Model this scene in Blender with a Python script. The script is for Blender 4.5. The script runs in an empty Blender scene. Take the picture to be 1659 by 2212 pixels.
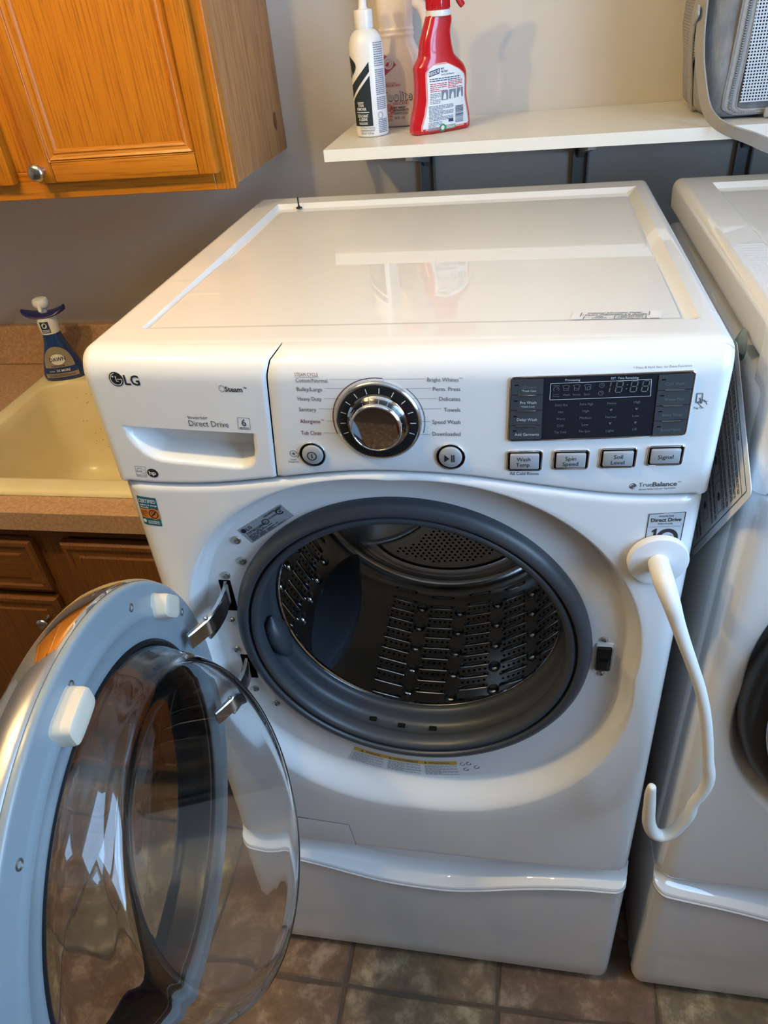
import bpy, bmesh, math, random
from mathutils import Vector, Matrix

random.seed(7)
PI = math.pi
scene = bpy.context.scene
COL = scene.collection

# ------------------------------------------------------------------ camera
cam_data = bpy.data.cameras.new('camera')
cam = bpy.data.objects.new('camera', cam_data)
COL.objects.link(cam)
cam.matrix_world = Matrix((
    (0.983483, -0.027628, 0.178878, 0.48407),
    (0.160770, 0.587355, -0.793201, -0.66511),
    (-0.083150, 0.808858, 0.582096, 1.62430),
    (0, 0, 0, 1)))
cam_data.sensor_fit = 'VERTICAL'
cam_data.sensor_height = 24.0
cam_data.lens = 24.0 * 1572.627 / 2212.0
cam_data.clip_start = 0.02
scene.camera = cam

# ------------------------------------------------------------------ light and exposure
LAMP_POS = ((-0.13, -0.30, 2.34), (-0.52, -0.30, 2.34))
LAMP_POWER = (18.5, 30.5)
LAMP_COLOR = (1.0, 0.72, 0.31)
WINDOW_POWER = 40.0
WINDOW_COLOR = (0.38, 0.64, 1.0)
world = bpy.data.worlds.new('world')
scene.world = world
world.use_nodes = True
bg = world.node_tree.nodes['Background']
bg.inputs[0].default_value = (0.55, 0.74, 1.0, 1)
bg.inputs[1].default_value = 1.0
wl = bpy.data.lights.new('window_daylight', 'AREA')
wl.shape = 'RECTANGLE'
wl.size = 0.95
wl.size_y = 1.05
wl.energy = WINDOW_POWER
wl.color = WINDOW_COLOR
wlo = bpy.data.objects.new('window_daylight', wl)
COL.objects.link(wlo)
wlo.location = (1.60, -0.55, 1.72)
wlo.rotation_euler = (0, math.radians(90), 0)
scene.view_settings.view_transform = 'Standard'
scene.view_settings.look = 'None'
scene.view_settings.gamma = 1.0
scene.view_settings.exposure = 0.0
scene.view_settings.use_curve_mapping = False

# ------------------------------------------------------------------ materials
def lin(c):
    return tuple((v / 12.92 if v <= 0.04045 else ((v + 0.055) / 1.055) ** 2.4) for v in c)

def hexc(h):
    return lin(tuple(int(h[i:i + 2], 16) / 255 for i in (0, 2, 4)))

def mat(name, col, rough=0.5, metal=0.0, coat=0.0, coat_rough=0.03, trans=0.0, ior=1.45, spec=0.5,
        var=None, scale=8.0, stretch=(1, 1, 1), bump=0.0, bump_scale=200.0, emit=None, detail=4.0, lo=0.35, hi=0.65, sheen=0.0):
    m = bpy.data.materials.new(name)
    m.use_nodes = True
    nt = m.node_tree
    p = nt.nodes['Principled BSDF']
    c = hexc(col) if isinstance(col, str) else col
    p.inputs['Base Color'].default_value = (*c, 1)
    p.inputs['Roughness'].default_value = rough
    p.inputs['Metallic'].default_value = metal
    p.inputs['Coat Weight'].default_value = coat
    p.inputs['Coat Roughness'].default_value = coat_rough
    p.inputs['Transmission Weight'].default_value = trans
    p.inputs['IOR'].default_value = ior
    p.inputs['Specular IOR Level'].default_value = spec
    p.inputs['Sheen Weight'].default_value = sheen
    if emit:
        p.inputs['Emission Color'].default_value = (*emit[0], 1)
        p.inputs['Emission Strength'].default_value = emit[1]
    tc = None
    if var or bump:
        tc = nt.nodes.new('ShaderNodeTexCoord')
    if var:
        mp = nt.nodes.new('ShaderNodeMapping')
        mp.inputs['Scale'].default_value = stretch
        nt.links.new(tc.outputs['Object'], mp.inputs[0])
        n = nt.nodes.new('ShaderNodeTexNoise')
        n.inputs['Scale'].default_value = scale
        n.inputs['Detail'].default_value = detail
        nt.links.new(mp.outputs[0], n.inputs['Vector'])
        r = nt.nodes.new('ShaderNodeValToRGB')
        r.color_ramp.elements[0].position = lo
        r.color_ramp.elements[1].position = hi
        r.color_ramp.elements[0].color = (*c, 1)
        cv = hexc(var) if isinstance(var, str) else var
        r.color_ramp.elements[1].color = (*cv, 1)
        nt.links.new(n.outputs[0], r.inputs[0])
        nt.links.new(r.outputs[0], p.inputs['Base Color'])
    if bump:
        mp2 = nt.nodes.new('ShaderNodeMapping')
        mp2.inputs['Scale'].default_value = stretch
        nt.links.new(tc.outputs['Object'], mp2.inputs[0])
        n2 = nt.nodes.new('ShaderNodeTexNoise')
        n2.inputs['Scale'].default_value = bump_scale
        n2.inputs['Detail'].default_value = 3
        nt.links.new(mp2.outputs[0], n2.inputs['Vector'])
        b = nt.nodes.new('ShaderNodeBump')
        b.inputs['Strength'].default_value = bump
        b.inputs['Distance'].default_value = 0.002
        nt.links.new(n2.outputs[0], b.inputs['Height'])
        nt.links.new(b.outputs[0], p.inputs['Normal'])
    return m

def wood(name, c1, c2, c3, axis='Z', rough=0.4, coat=0.25):
    """Oak: long grain streaks along one axis, two noise layers and dark pores."""
    m = bpy.data.materials.new(name)
    m.use_nodes = True
    nt = m.node_tree
    p = nt.nodes['Principled BSDF']
    p.inputs['Roughness'].default_value = rough
    p.inputs['Coat Weight'].default_value = coat
    p.inputs['Coat Roughness'].default_value = 0.25
    tc = nt.nodes.new('ShaderNodeTexCoord')
    def noise(s_across, s_along, detail, dist=0.0):
        mp = nt.nodes.new('ShaderNodeMapping')
        s = [s_across] * 3
        s['XYZ'.index(axis)] = s_along
        mp.inputs['Scale'].default_value = s
        nt.links.new(tc.outputs['Object'], mp.inputs[0])
        n = nt.nodes.new('ShaderNodeTexNoise')
        n.inputs['Scale'].default_value = 1.0
        n.inputs['Detail'].default_value = detail
        n.inputs['Distortion'].default_value = dist
        nt.links.new(mp.outputs[0], n.inputs['Vector'])
        return n
    a = noise(75, 2.6, 5, 0.8)
    b = noise(420, 12, 2)
    r = nt.nodes.new('ShaderNodeValToRGB')
    e = r.color_ramp.elements
    e[0].position, e[1].position = 0.25, 0.75
    e[0].color = (*hexc(c1), 1)
    e[1].color = (*hexc(c2), 1)
    nt.links.new(a.outputs[0], r.inputs[0])
    r2 = nt.nodes.new('ShaderNodeValToRGB')
    r2.color_ramp.elements[0].position = 0.36
    r2.color_ramp.elements[1].position = 0.5
    r2.color_ramp.elements[0].color = (0.75, 0.75, 0.75, 1)
    r2.color_ramp.elements[1].color = (0, 0, 0, 1)
    nt.links.new(b.outputs[0], r2.inputs[0])
    mx = nt.nodes.new('ShaderNodeMix')
    mx.data_type = 'RGBA'
    nt.links.new(r2.outputs[0], mx.inputs[0])
    nt.links.new(r.outputs[0], mx.inputs[6])
    mx.inputs[7].default_value = (*hexc(c3), 1)
    nt.links.new(mx.outputs[2], p.inputs['Base Color'])
    bp = nt.nodes.new('ShaderNodeBump')
    bp.inputs['Strength'].default_value = 0.15
    bp.inputs['Distance'].default_value = 0.001
    nt.links.new(b.outputs[0], bp.inputs['Height'])
    nt.links.new(bp.outputs[0], p.inputs['Normal'])
    return m

M = {}
M['enamel'] = mat('white_enamel', (0.80, 0.80, 0.79), 0.45, coat=1.0, coat_rough=0.012)
M['panel'] = mat('white_panel_plastic', (0.79, 0.79, 0.78), 0.3, coat=0.35, coat_rough=0.12)
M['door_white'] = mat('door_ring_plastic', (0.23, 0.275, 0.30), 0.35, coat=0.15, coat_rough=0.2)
M['chrome'] = mat('chrome', (0.80, 0.80, 0.81), 0.04, 1.0)
M['satin_chrome'] = mat('satin_chrome', (0.62, 0.62, 0.63), 0.16, 1.0)
M['zinc'] = mat('zinc_screw', (0.5, 0.49, 0.46), 0.3, 1.0)
M['silver'] = mat('silver_button', (0.50, 0.52, 0.54), 0.36, 0.35)
M['ink'] = mat('black_ink', (0.018, 0.018, 0.02), 0.5)
M['ink_gray'] = mat('gray_ink', (0.10, 0.10, 0.105), 0.5)
M['maroon'] = mat('maroon_ink', (0.13, 0.012, 0.03), 0.5)
M['white_ink'] = mat('white_ink', (0.62, 0.65, 0.68), 0.5)
M['dim_ink'] = mat('dim_display_ink', (0.16, 0.17, 0.185), 0.5)
M['seg_ink'] = mat('unlit_segment_ink', (0.17, 0.18, 0.17), 0.4)
M['display'] = mat('display_glass', (0.018, 0.021, 0.027), 0.16, spec=0.5)
M['key'] = mat('key_plastic', (0.055, 0.06, 0.068), 0.35)
M['black'] = mat('black_plastic', (0.012, 0.012, 0.013), 0.3)
M['black_gloss'] = mat('black_gloss', (0.01, 0.01, 0.011), 0.12)
M['void'] = mat('dark_gap', (0.01, 0.01, 0.01), 0.9, spec=0.0)
M['seam'] = mat('seam_gray', (0.09, 0.09, 0.095), 0.8)
M['rubber'] = mat('gasket_rubber', (0.046, 0.053, 0.063), 0.42, bump=0.04, bump_scale=60)
M['baffle'] = mat('baffle_plastic', (0.055, 0.063, 0.076), 0.35)
M['drum'] = mat('drum_steel', (0.50, 0.49, 0.47), 0.17, 1.0, bump=0.10, bump_scale=22)
M['drum_back'] = mat('drum_back_steel', (0.64, 0.64, 0.63), 0.40, 0.9)
M['drum_tan'] = mat('drum_plate_painted_reflection', (0.80, 0.70, 0.57), 0.5, 0.1)  # warm reflection on the steel, put into a bright, nearly matte base colour
M['cream_rubber'] = mat('cream_rubber', (0.64, 0.56, 0.44), 0.5)
M['glass'] = mat('door_glass', (0.97, 0.985, 0.99), 0.0, trans=1.0, ior=1.45)
M['smoke'] = mat('smoked_window', (0.80, 0.79, 0.78), 0.02, trans=1.0, ior=1.2)
M['wall'] = mat('greige_wall_paint', (0.60, 0.555, 0.495), 0.75, bump=0.06, bump_scale=350, spec=0.3)
M['ceiling'] = mat('ceiling_paint', (0.72, 0.71, 0.68), 0.9)
M['trim'] = mat('white_trim_paint', (0.75, 0.74, 0.71), 0.45)
M['shelf'] = mat('white_melamine', (0.78, 0.75, 0.67), 0.35, coat=0.2, coat_rough=0.15)
M['bracket'] = mat('painted_bracket_metal', (0.22, 0.225, 0.23), 0.5)
M['oak'] = wood('honey_oak', 'c57a18', 'b96d12', '965409')
M['oak_x'] = wood('honey_oak_crosswise', 'c57a18', 'b96d12', '965409', axis='X')
M['oak_side'] = wood('raw_oak_side', 'b88656', 'a8774a', '865c36', rough=0.6, coat=0.0)
M['oak_dark'] = wood('oak_base_cabinet_shaded', '80501c', '703f10', '4e2b08')  # darker copy of the honey oak; worktop shade is put into the colour
M['oak_dark_x'] = wood('oak_base_cabinet_shaded_crosswise', '80501c', '703f10', '4e2b08', axis='X')
M['nickel'] = mat('brushed_nickel', (0.56, 0.55, 0.53), 0.24, 1.0)
M['laminate'] = mat('speckled_laminate', 'a98466', 0.4, var='c09f80', scale=160, detail=6)
M['sink'] = mat('cream_sink_plastic', (0.84, 0.74, 0.49), 0.32, coat=0.2, coat_rough=0.1, var=(0.80, 0.68, 0.41), scale=14)
M['stain'] = mat('sink_stain', (0.50, 0.41, 0.19), 0.6)
M['grout'] = mat('grout', '584a3e', 0.85, bump=0.3, bump_scale=300)
M['pale_plastic'] = mat('white_bottle_plastic', (0.80, 0.79, 0.76), 0.32, coat=0.2)
M['pink_white'] = mat('pale_pink_bottle_plastic', (0.84, 0.75, 0.71), 0.3, coat=0.2)
M['pink'] = mat('pink_label_ink', (0.55, 0.075, 0.16), 0.4)
M['pink_soft'] = mat('soft_pink_label_ink', (0.72, 0.28, 0.30), 0.4)
M['pink_cap'] = mat('pink_cap', (0.62, 0.09, 0.14), 0.35)
M['red'] = mat('red_bottle_plastic', (0.50, 0.008, 0.016), 0.22, coat=0.5, coat_rough=0.05)
M['label_white'] = mat('white_label', (0.76, 0.76, 0.76), 0.4)
M['label_rim'] = mat('pink_label_fade', (0.72, 0.30, 0.27), 0.35)
M['navy'] = mat('navy_ink', (0.02, 0.03, 0.09), 0.5)
M['text_blue'] = mat('gray_blue_print', (0.19, 0.21, 0.28), 0.5)
M['red_ink'] = mat('red_ink', (0.50, 0.05, 0.06), 0.5)
M['green_ink'] = mat('green_ink', (0.03, 0.27, 0.10), 0.5)
M['slate'] = mat('slate_label_ink', (0.030, 0.045, 0.055), 0.25, metal=0.3)
M['blue_bottle'] = mat('blue_soap_bottle', (0.012, 0.045, 0.19), 0.12, coat=0.4)
M['blue_pump'] = mat('indigo_pump_plastic', (0.022, 0.022, 0.115), 0.25)
M['soap_label'] = mat('silver_soap_label', (0.36, 0.32, 0.26), 0.35, metal=0.35)
M['bag'] = mat('gray_bag_fabric', '8b8a89', 0.9, var='6c6b6b', scale=70, stretch=(1, 1, 0.35), bump=0.5, bump_scale=420, sheen=0.2, lo=0.3, hi=0.7)
M['strap'] = mat('gray_webbing', '9c9a97', 0.85, bump=0.4, bump_scale=500)
M['ribbed'] = mat('ribbed_pocket_mesh', '979593', 0.9, bump=0.2, bump_scale=300)
M['bag_mesh'] = mat('white_window_mesh', (0.55, 0.60, 0.66), 0.6)
M['bag_dark'] = mat('bag_inside', (0.02, 0.025, 0.035), 0.9)
M['zip'] = mat('zipper_gray', (0.26, 0.25, 0.25), 0.5)
M['silicone'] = mat('white_silicone', (0.80, 0.77, 0.70), 0.5)
M['magnet'] = mat('white_magnet_cover', (0.78, 0.77, 0.76), 0.5)
M['teal'] = mat('teal_sticker_ink', (0.012, 0.12, 0.15), 0.4)
M['orange'] = mat('orange_sticker_ink', (0.66, 0.20, 0.03), 0.4)
M['yellow'] = mat('yellow_warning_ink', (0.72, 0.40, 0.03), 0.45)
M['foil'] = mat('gray_foil_label', (0.33, 0.34, 0.36), 0.45)
M['sticker_clear'] = mat('silver_sticker', (0.52, 0.55, 0.58), 0.35)
M['paper'] = mat('white_paper', (0.70, 0.72, 0.74), 0.6)
M['cup'] = mat('clear_suction_cup', (0.80, 0.92, 0.86), 0.05, trans=0.85, ior=1.4)
M['metal_dark'] = mat('dark_metal_clip', (0.03, 0.03, 0.03), 0.35, 0.6)

def tile_material(name, c1, c2, c3):
    m = bpy.data.materials.new(name)
    m.use_nodes = True
    nt = m.node_tree
    p = nt.nodes['Principled BSDF']
    p.inputs['Roughness'].default_value = 0.45
    geo = nt.nodes.new('ShaderNodeNewGeometry')
    n1 = nt.nodes.new('ShaderNodeTexNoise')
    n1.inputs['Scale'].default_value = 13
    n1.inputs['Detail'].default_value = 8
    n1.inputs['Roughness'].default_value = 0.68
    nt.links.new(geo.outputs['Position'], n1.inputs['Vector'])
    r = nt.nodes.new('ShaderNodeValToRGB')
    e = r.color_ramp.elements
    e[0].position, e[1].position = 0.36, 0.66
    e[0].color = (*hexc(c1), 1)
    e[1].color = (*hexc(c3), 1)
    k = e.new(0.52)
    k.color = (*hexc(c2), 1)
    nt.links.new(n1.outputs[0], r.inputs[0])
    nt.links.new(r.outputs[0], p.inputs['Base Color'])
    b = nt.nodes.new('ShaderNodeBump')
    b.inputs['Strength'].default_value = 0.35
    b.inputs['Distance'].default_value = 0.003
    nt.links.new(n1.outputs[0], b.inputs['Height'])
    nt.links.new(b.outputs[0], p.inputs['Normal'])
    return m
TILES = [tile_material('slate_tile_brown', '5c4a37', '77624a', 'ab9778'),
         tile_material('slate_tile_gray', '5f533f', '7a6c55', 'b3a684'),
         tile_material('slate_tile_red', '5a4535', '745b48', 'a68d76')]

# ------------------------------------------------------------------ mesh helpers
def link_mesh(name, verts, faces, material, parent=None, angle=35, smooth=True):
    me = bpy.data.meshes.new(name)
    me.from_pydata([tuple(v) for v in verts], [], faces)
    me.validate()
    return finish(name, me, material, parent, angle, smooth)

def finish(name, me, material, parent=None, angle=35, smooth=True):
    bm = bmesh.new()
    bm.from_mesh(me)
    bmesh.ops.recalc_face_normals(bm, faces=bm.faces)
    bm.to_mesh(me)
    bm.free()
    if smooth:
        me.polygons.foreach_set('use_smooth', [True] * len(me.polygons))
        me.set_sharp_from_angle(angle=math.radians(angle))
    if material:
        me.materials.append(material)
    o = bpy.data.objects.new(name, me)
    COL.objects.link(o)
    if parent is not None:
        o.parent = parent
        o.matrix_parent_inverse = Matrix.Translation(parent.get('_base', (0, 0, 0))).inverted()
    else:
        co = [v.co for v in me.vertices]
        c = Vector(((min(v.x for v in co) + max(v.x for v in co)) / 2, (min(v.y for v in co) + max(v.y for v in co)) / 2, min(v.z for v in co)))
        me.transform(Matrix.Translation(-c))
        o.location = c
    return o

def root(name, loc, label, cat, group=None):
    o = bpy.data.objects.new(name, None)
    COL.objects.link(o)
    o.empty_display_size = 0.05
    o.location = loc
    o['_base'] = loc
    tag(o, label, cat, group)
    return o

def tag(o, label, cat, group=None):
    o['label'] = label
    o['category'] = cat
    if group:
        o['group'] = group
    return o

class Geo:
    """Collects simple shapes; build() links them as one mesh object."""
    def __init__(self):
        self.v = []
        self.f = []
    def add(self, verts, faces):
        b = len(self.v)
        self.v += [tuple(x) for x in verts]
        self.f += [tuple(b + i for i in f) for f in faces]
        return self
    def build(self, name, material, parent=None, angle=35, smooth=True):
        return link_mesh(name, self.v, self.f, material, parent, angle, smooth)
    def box(self, x0, x1, y0, y1, z0, z1, bev=0.0, seg=2, rot=None):
        bm = bmesh.new()
        bmesh.ops.create_cube(bm, size=1.0)
        for v in bm.verts:
            v.co = Vector(((x0 + x1) / 2 + v.co.x * (x1 - x0), (y0 + y1) / 2 + v.co.y * (y1 - y0), (z0 + z1) / 2 + v.co.z * (z1 - z0)))
        if bev:
            bmesh.ops.bevel(bm, geom=list(bm.edges), offset=bev, segments=seg, profile=0.5, affect='EDGES')
        if rot:
            c = Vector(((x0 + x1) / 2, (y0 + y1) / 2, (z0 + z1) / 2))
            for v in bm.verts:
                v.co = c + rot @ (v.co - c)
        bm.verts.index_update()
        self.add([v.co[:] for v in bm.verts], [[v.index for v in f.verts] for f in bm.faces])
        bm.free()
        return self
    def grid(self, rows, close=False):
        n = len(rows[0])
        vs = [p for r in rows for p in r]
        fs = []
        for i in range(len(rows) - 1):
            for j in range(n if close else n - 1):
                k = (j + 1) % n
                fs.append((i * n + j, i * n + k, (i + 1) * n + k, (i + 1) * n + j))
        return self.add(vs, fs)
    def lathe(self, prof, c, n, e1=None, N=48, dz=None):
        """Profile of (radius, height along n) turned about axis n through c."""
        n = Vector(n).normalized()
        e1 = Vector(e1).normalized() if e1 else n.orthogonal().normalized()
        e2 = n.cross(e1)
        c = Vector(c)
        rows = []
        for r, h in prof:
            o = c + n * h + (Vector((0, 0, dz(h))) if dz else Vector())
            rows.append([o + e1 * (r * math.cos(2 * PI * k / N)) + e2 * (r * math.sin(2 * PI * k / N)) for k in range(N)])
        return self.grid(rows, True)
    def tube(self, path, rad, N=14, cap=True, flat=1.0, up=None):
        pts = [Vector(p) for p in path]
        m = len(pts)
        rad = rad if isinstance(rad, (list, tuple)) else [rad] * m
        t0 = (pts[1] - pts[0]).normalized()
        a = Vector(up) if up else t0.orthogonal()
        rows = []
        for i, p in enumerate(pts):
            t = (pts[min(i + 1, m - 1)] - pts[max(i - 1, 0)]).normalized()
            a = (a - t * a.dot(t)).normalized()
            b = t.cross(a)
            rows.append([p + a * (rad[i] * math.cos(2 * PI * k / N)) + b * (flat * rad[i] * math.sin(2 * PI * k / N)) for k in range(N)])
        base = len(self.v)
        self.grid(rows, True)
        if cap:
            self.f.append(tuple(base + k for k in range(N)))
            self.f.append(tuple(base + (m - 1) * N + k for k in range(N)))
        return self
    def prism(self, poly, fn0, fn1):
        """Polygon in 2-D raised between two mappings."""
        k = len(poly)
        v = [fn0(*p) for p in poly] + [fn1(*p) for p in poly]
        f = [tuple(range(k)), tuple(range(k, 2 * k))] + [(i, (i + 1) % k, k + (i + 1) % k, k + i) for i in range(k)]
        return self.add(v, f)

def spline(pts, n):
    """Catmull-Rom through tuples, n samples per span."""
    P = [tuple(pts[0])] + [tuple(p) for p in pts] + [tuple(pts[-1])]
    out = []
    for i in range(1, len(P) - 2):
        for k in range(n):
            t = k / n
            out.append(tuple(0.5 * ((2 * b) + (-a + c) * t + (2 * a - 5 * b + 4 * c - d) * t * t + (-a + 3 * b - 3 * c + d) * t ** 3)
                             for a, b, c, d in zip(P[i - 1], P[i], P[i + 1], P[i + 2])))
    out.append(tuple(pts[-1]))
    return out

def interp(tab, x):
    if x <= tab[0][0]:
        return tab[0][1]
    for (a, b), (c, d) in zip(tab, tab[1:]):
        if x <= c:
            return b + (d - b) * (x - a) / (c - a)
    return tab[-1][1]

def smooth(t):
    t = max(0.0, min(1.0, t))
    return t * t * (3 - 2 * t)

def lerp(a, b, t):
    return a + (b - a) * t

# ------------------------------------------------------------------ flat print (lettering, rules, marks)
FONT_CACHE = {}
def glyph_mesh(s, bold):
    key = (s, bold)
    if key not in FONT_CACHE:
        cu = bpy.data.curves.new('lettering', 'FONT')
        cu.body = s
        cu.size = 1.0
        cu.resolution_u = 2
        cu.offset = 0.018 if bold else 0.0
        ob = bpy.data.objects.new('lettering', cu)
        me = ob.to_mesh()
        v = [(p.co.x, p.co.y) for p in me.vertices]
        f = [tuple(p.vertices) for p in me.polygons]
        ob.to_mesh_clear()
        bpy.data.objects.remove(ob)
        bpy.data.curves.remove(cu)
        FONT_CACHE[key] = (v, f)
    return FONT_CACHE[key]
CAP = max(p[1] for p in glyph_mesh('H', False)[0])

class Ink:
    def __init__(self):
        self.v = []
        self.f = []
    def _add(self, v, f):
        b = len(self.v)
        self.v += v
        self.f += [tuple(b + i for i in q) for q in f]
    def text(self, s, x0, y0, x1, y1, cap, bold=False):
        """Baseline from (x0,y0) to (x1,y1), capitals cap high."""
        v, f = glyph_mesh(s, bold)
        if not v:
            return
        lo = min(p[0] for p in v)
        hi = max(p[0] for p in v)
        dx, dy = x1 - x0, y1 - y0
        L = math.hypot(dx, dy)
        ux, uy = dx / L, dy / L
        sx = L / (hi - lo)
        sy = cap / CAP
        sgn = 1.0
        self._add([(x0 + ux * (p[0] - lo) * sx - uy * p[1] * sy * sgn, y0 + uy * (p[0] - lo) * sx + ux * p[1] * sy * sgn) for p in v], f)
    def ctext(self, s, cx, y, cap, bold=False, width=None, k=1.0):
        v, f = glyph_mesh(s, bold)
        w = width or (max(p[0] for p in v) - min(p[0] for p in v)) * cap / CAP * k
        self.text(s, cx - w / 2, y, cx + w / 2, y, cap, bold)
    def poly(self, pts):
        self._add([tuple(p) for p in pts], [tuple(range(len(pts)))])
    def rect(self, x0, y0, x1, y1, nx=1):
        for i in range(nx):
            a = lerp(x0, x1, i / nx)
            b = lerp(x0, x1, (i + 1) / nx)
            self.poly([(a, y0), (b, y0), (b, y1), (a, y1)])
    def disc(self, cx, cy, r, n=24, ry=None):
        ry = ry or r
        self.poly([(cx + r * math.cos(2 * PI * i / n), cy + ry * math.sin(2 * PI * i / n)) for i in range(n)])
    def arc(self, cx, cy, r, w, a0=0, a1=360, n=32, ry=None):
        k = (ry or r) / r
        for i in range(n):
            a = math.radians(lerp(a0, a1, i / n))
            b = math.radians(lerp(a0, a1, (i + 1) / n))
            p = [(r - w / 2, a), (r + w / 2, a), (r + w / 2, b), (r - w / 2, b)]
            self.poly([(cx + q * math.cos(t), cy + k * q * math.sin(t)) for q, t in p])
    def line(self, pts, w):
        for (a, b), (c, d) in zip(pts, pts[1:]):
            L = math.hypot(c - a, d - b)
            if L < 1e-9:
                continue
            nx, ny = -(d - b) / L * w / 2, (c - a) / L * w / 2
            self.poly([(a + nx, b + ny), (a - nx, b - ny), (c - nx, d - ny), (c + nx, d + ny)])
    def fine_lines(self, x0, x1, ytop, ybot, n, h, rnd=None, gap=0.18):
        """Rows of small print too fine to read: word-long dashes."""
        rnd = rnd or random
        for i in range(n):
            y = lerp(ytop, ybot, (i + 0.5) / n)
            x = x0
            end = x1 if i % 4 != 3 else lerp(x0, x1, 0.55)
            while x < end:
                w = rnd.uniform(1.6, 5.0) * h * 1.3
                self.rect(x, y - h / 2, min(x + w, end), y + h / 2)
                x += w + h * 0.8
    def build(self, name, fn, material, parent):
        o = link_mesh(name, [fn(*p) for p in self.v], self.f, material, parent, smooth=False)
        o['kind'] = 'stuff'
        return o


# printed words with their baselines on the panel, in metres
T_DRAWER_BOLD =[
  ('LG',0.0552,1.2936,0.0738,1.2932,0.0114),
  ('Steam',0.1732,1.2884,0.1931,1.288,0.0057),
  ('TM',0.1945,1.2921,0.1982,1.292,0.0017),
  ('MOTION',0.1808,1.243,0.1909,1.2428,0.002),
]
T_DRAWER =[
  ('Inverter',0.121,1.2535,0.1449,1.2537,0.0041),
  ('Direct Drive',0.1199,1.2444,0.1677,1.2441,0.0074),
]
T_CYCLE =[
  ('Cotton/Normal',0.2546,1.3001,0.2887,1.2998,0.0044),
  ('Bulky/Large',0.2543,1.29,0.2818,1.2897,0.0045),
  ('Heavy Duty',0.2536,1.2788,0.2795,1.2787,0.0046),
  ('Sanitary',0.253,1.2662,0.2719,1.2661,0.0047),
  ('Bright Whites',0.3923,1.3003,0.4238,1.2999,0.0043),
  ('Perm. Press',0.3976,1.2899,0.4251,1.2895,0.0044),
  ('Delicates',0.4035,1.2788,0.4248,1.2784,0.0044),
  ('Towels',0.4079,1.2663,0.4247,1.266,0.0045),
  ('Speed Wash',0.3953,1.2521,0.4245,1.2518,0.0046),
  ('Downloaded',0.3948,1.2377,0.4242,1.2375,0.0047),
  ('TM',0.4242,1.3028,0.4276,1.3027,0.0015),
  ('Smart',0.233,1.204,0.2403,1.2042,0.0022),
  ('Diagnosis',0.2304,1.2009,0.2428,1.2013,0.0022),
]
T_MAROON =[
  ('STEAM CYCLE',0.2545,1.307,0.2796,1.3067,0.0038),
  ('Allergiene',0.252,1.2516,0.2745,1.2518,0.0048),
  ('TM',0.2754,1.2548,0.2788,1.2549,0.0017),
  ('Tub Clean',0.251,1.2373,0.2735,1.2375,0.0049),
]
L_CYCLE = [[(0.2914, 1.3034), (0.3305, 1.3033), (0.3315, 1.3014)], [(0.2845, 1.2933), (0.3123, 1.2932)], [(0.2825, 1.2815), (0.3025, 1.2813)], [(0.275, 1.2694), (0.2956, 1.2693)], [(0.2819, 1.2548), (0.2929, 1.2547)], [(0.2764, 1.2403), (0.294, 1.2401)], [(0.3467, 1.3014), (0.348, 1.3034), (0.3899, 1.3033)], [(0.3652, 1.2923), (0.3669, 1.293), (0.3955, 1.2929)], [(0.3763, 1.2814), (0.4012, 1.2813)], [(0.3817, 1.2696), (0.4052, 1.2697)], [(0.3827, 1.2549), (0.3927, 1.2549)], [(0.3798, 1.2422), (0.3806, 1.2395), (0.3924, 1.2392)]]
T_RIGHT =[
  ('* Press & Hold 3sec. for Extra Functions',0.5906,1.3088,0.6444,1.3088,0.0025),
  ('All Cold Rinses',0.4761,1.1887,0.5065,1.1887,0.0038),
  ('Anti-Vibration System',0.6119,1.1673,0.6496,1.1689,0.002),
  ('True',0.6114,1.1716,0.6254,1.172,0.0054),
  ('TM',0.6507,1.1761,0.6539,1.1764,0.0018),
  ('Tag On',0.6528,1.2633,0.6624,1.2635,0.0023),
]
T_RIGHT_BOLD =[
  ('Balance',0.6257,1.172,0.6504,1.1724,0.0054),
]
T_WHITE =[
  ('Processing',0.5273,1.2993,0.5416,1.2992,0.0022),
  ('EST. Time Remaining',0.5707,1.2998,0.5963,1.2996,0.0024),
  ('*Fresh Care',0.4859,1.2886,0.4999,1.2884,0.0021),
  ('Pre Wash',0.4846,1.275,0.5007,1.2749,0.0031),
  ('*Child Lock',0.4855,1.271,0.4992,1.2711,0.002),
  ('Delay Wash',0.482,1.2559,0.5019,1.2556,0.0032),
  ('Add Garments',0.4801,1.2384,0.5046,1.2385,0.0033),
]
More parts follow.
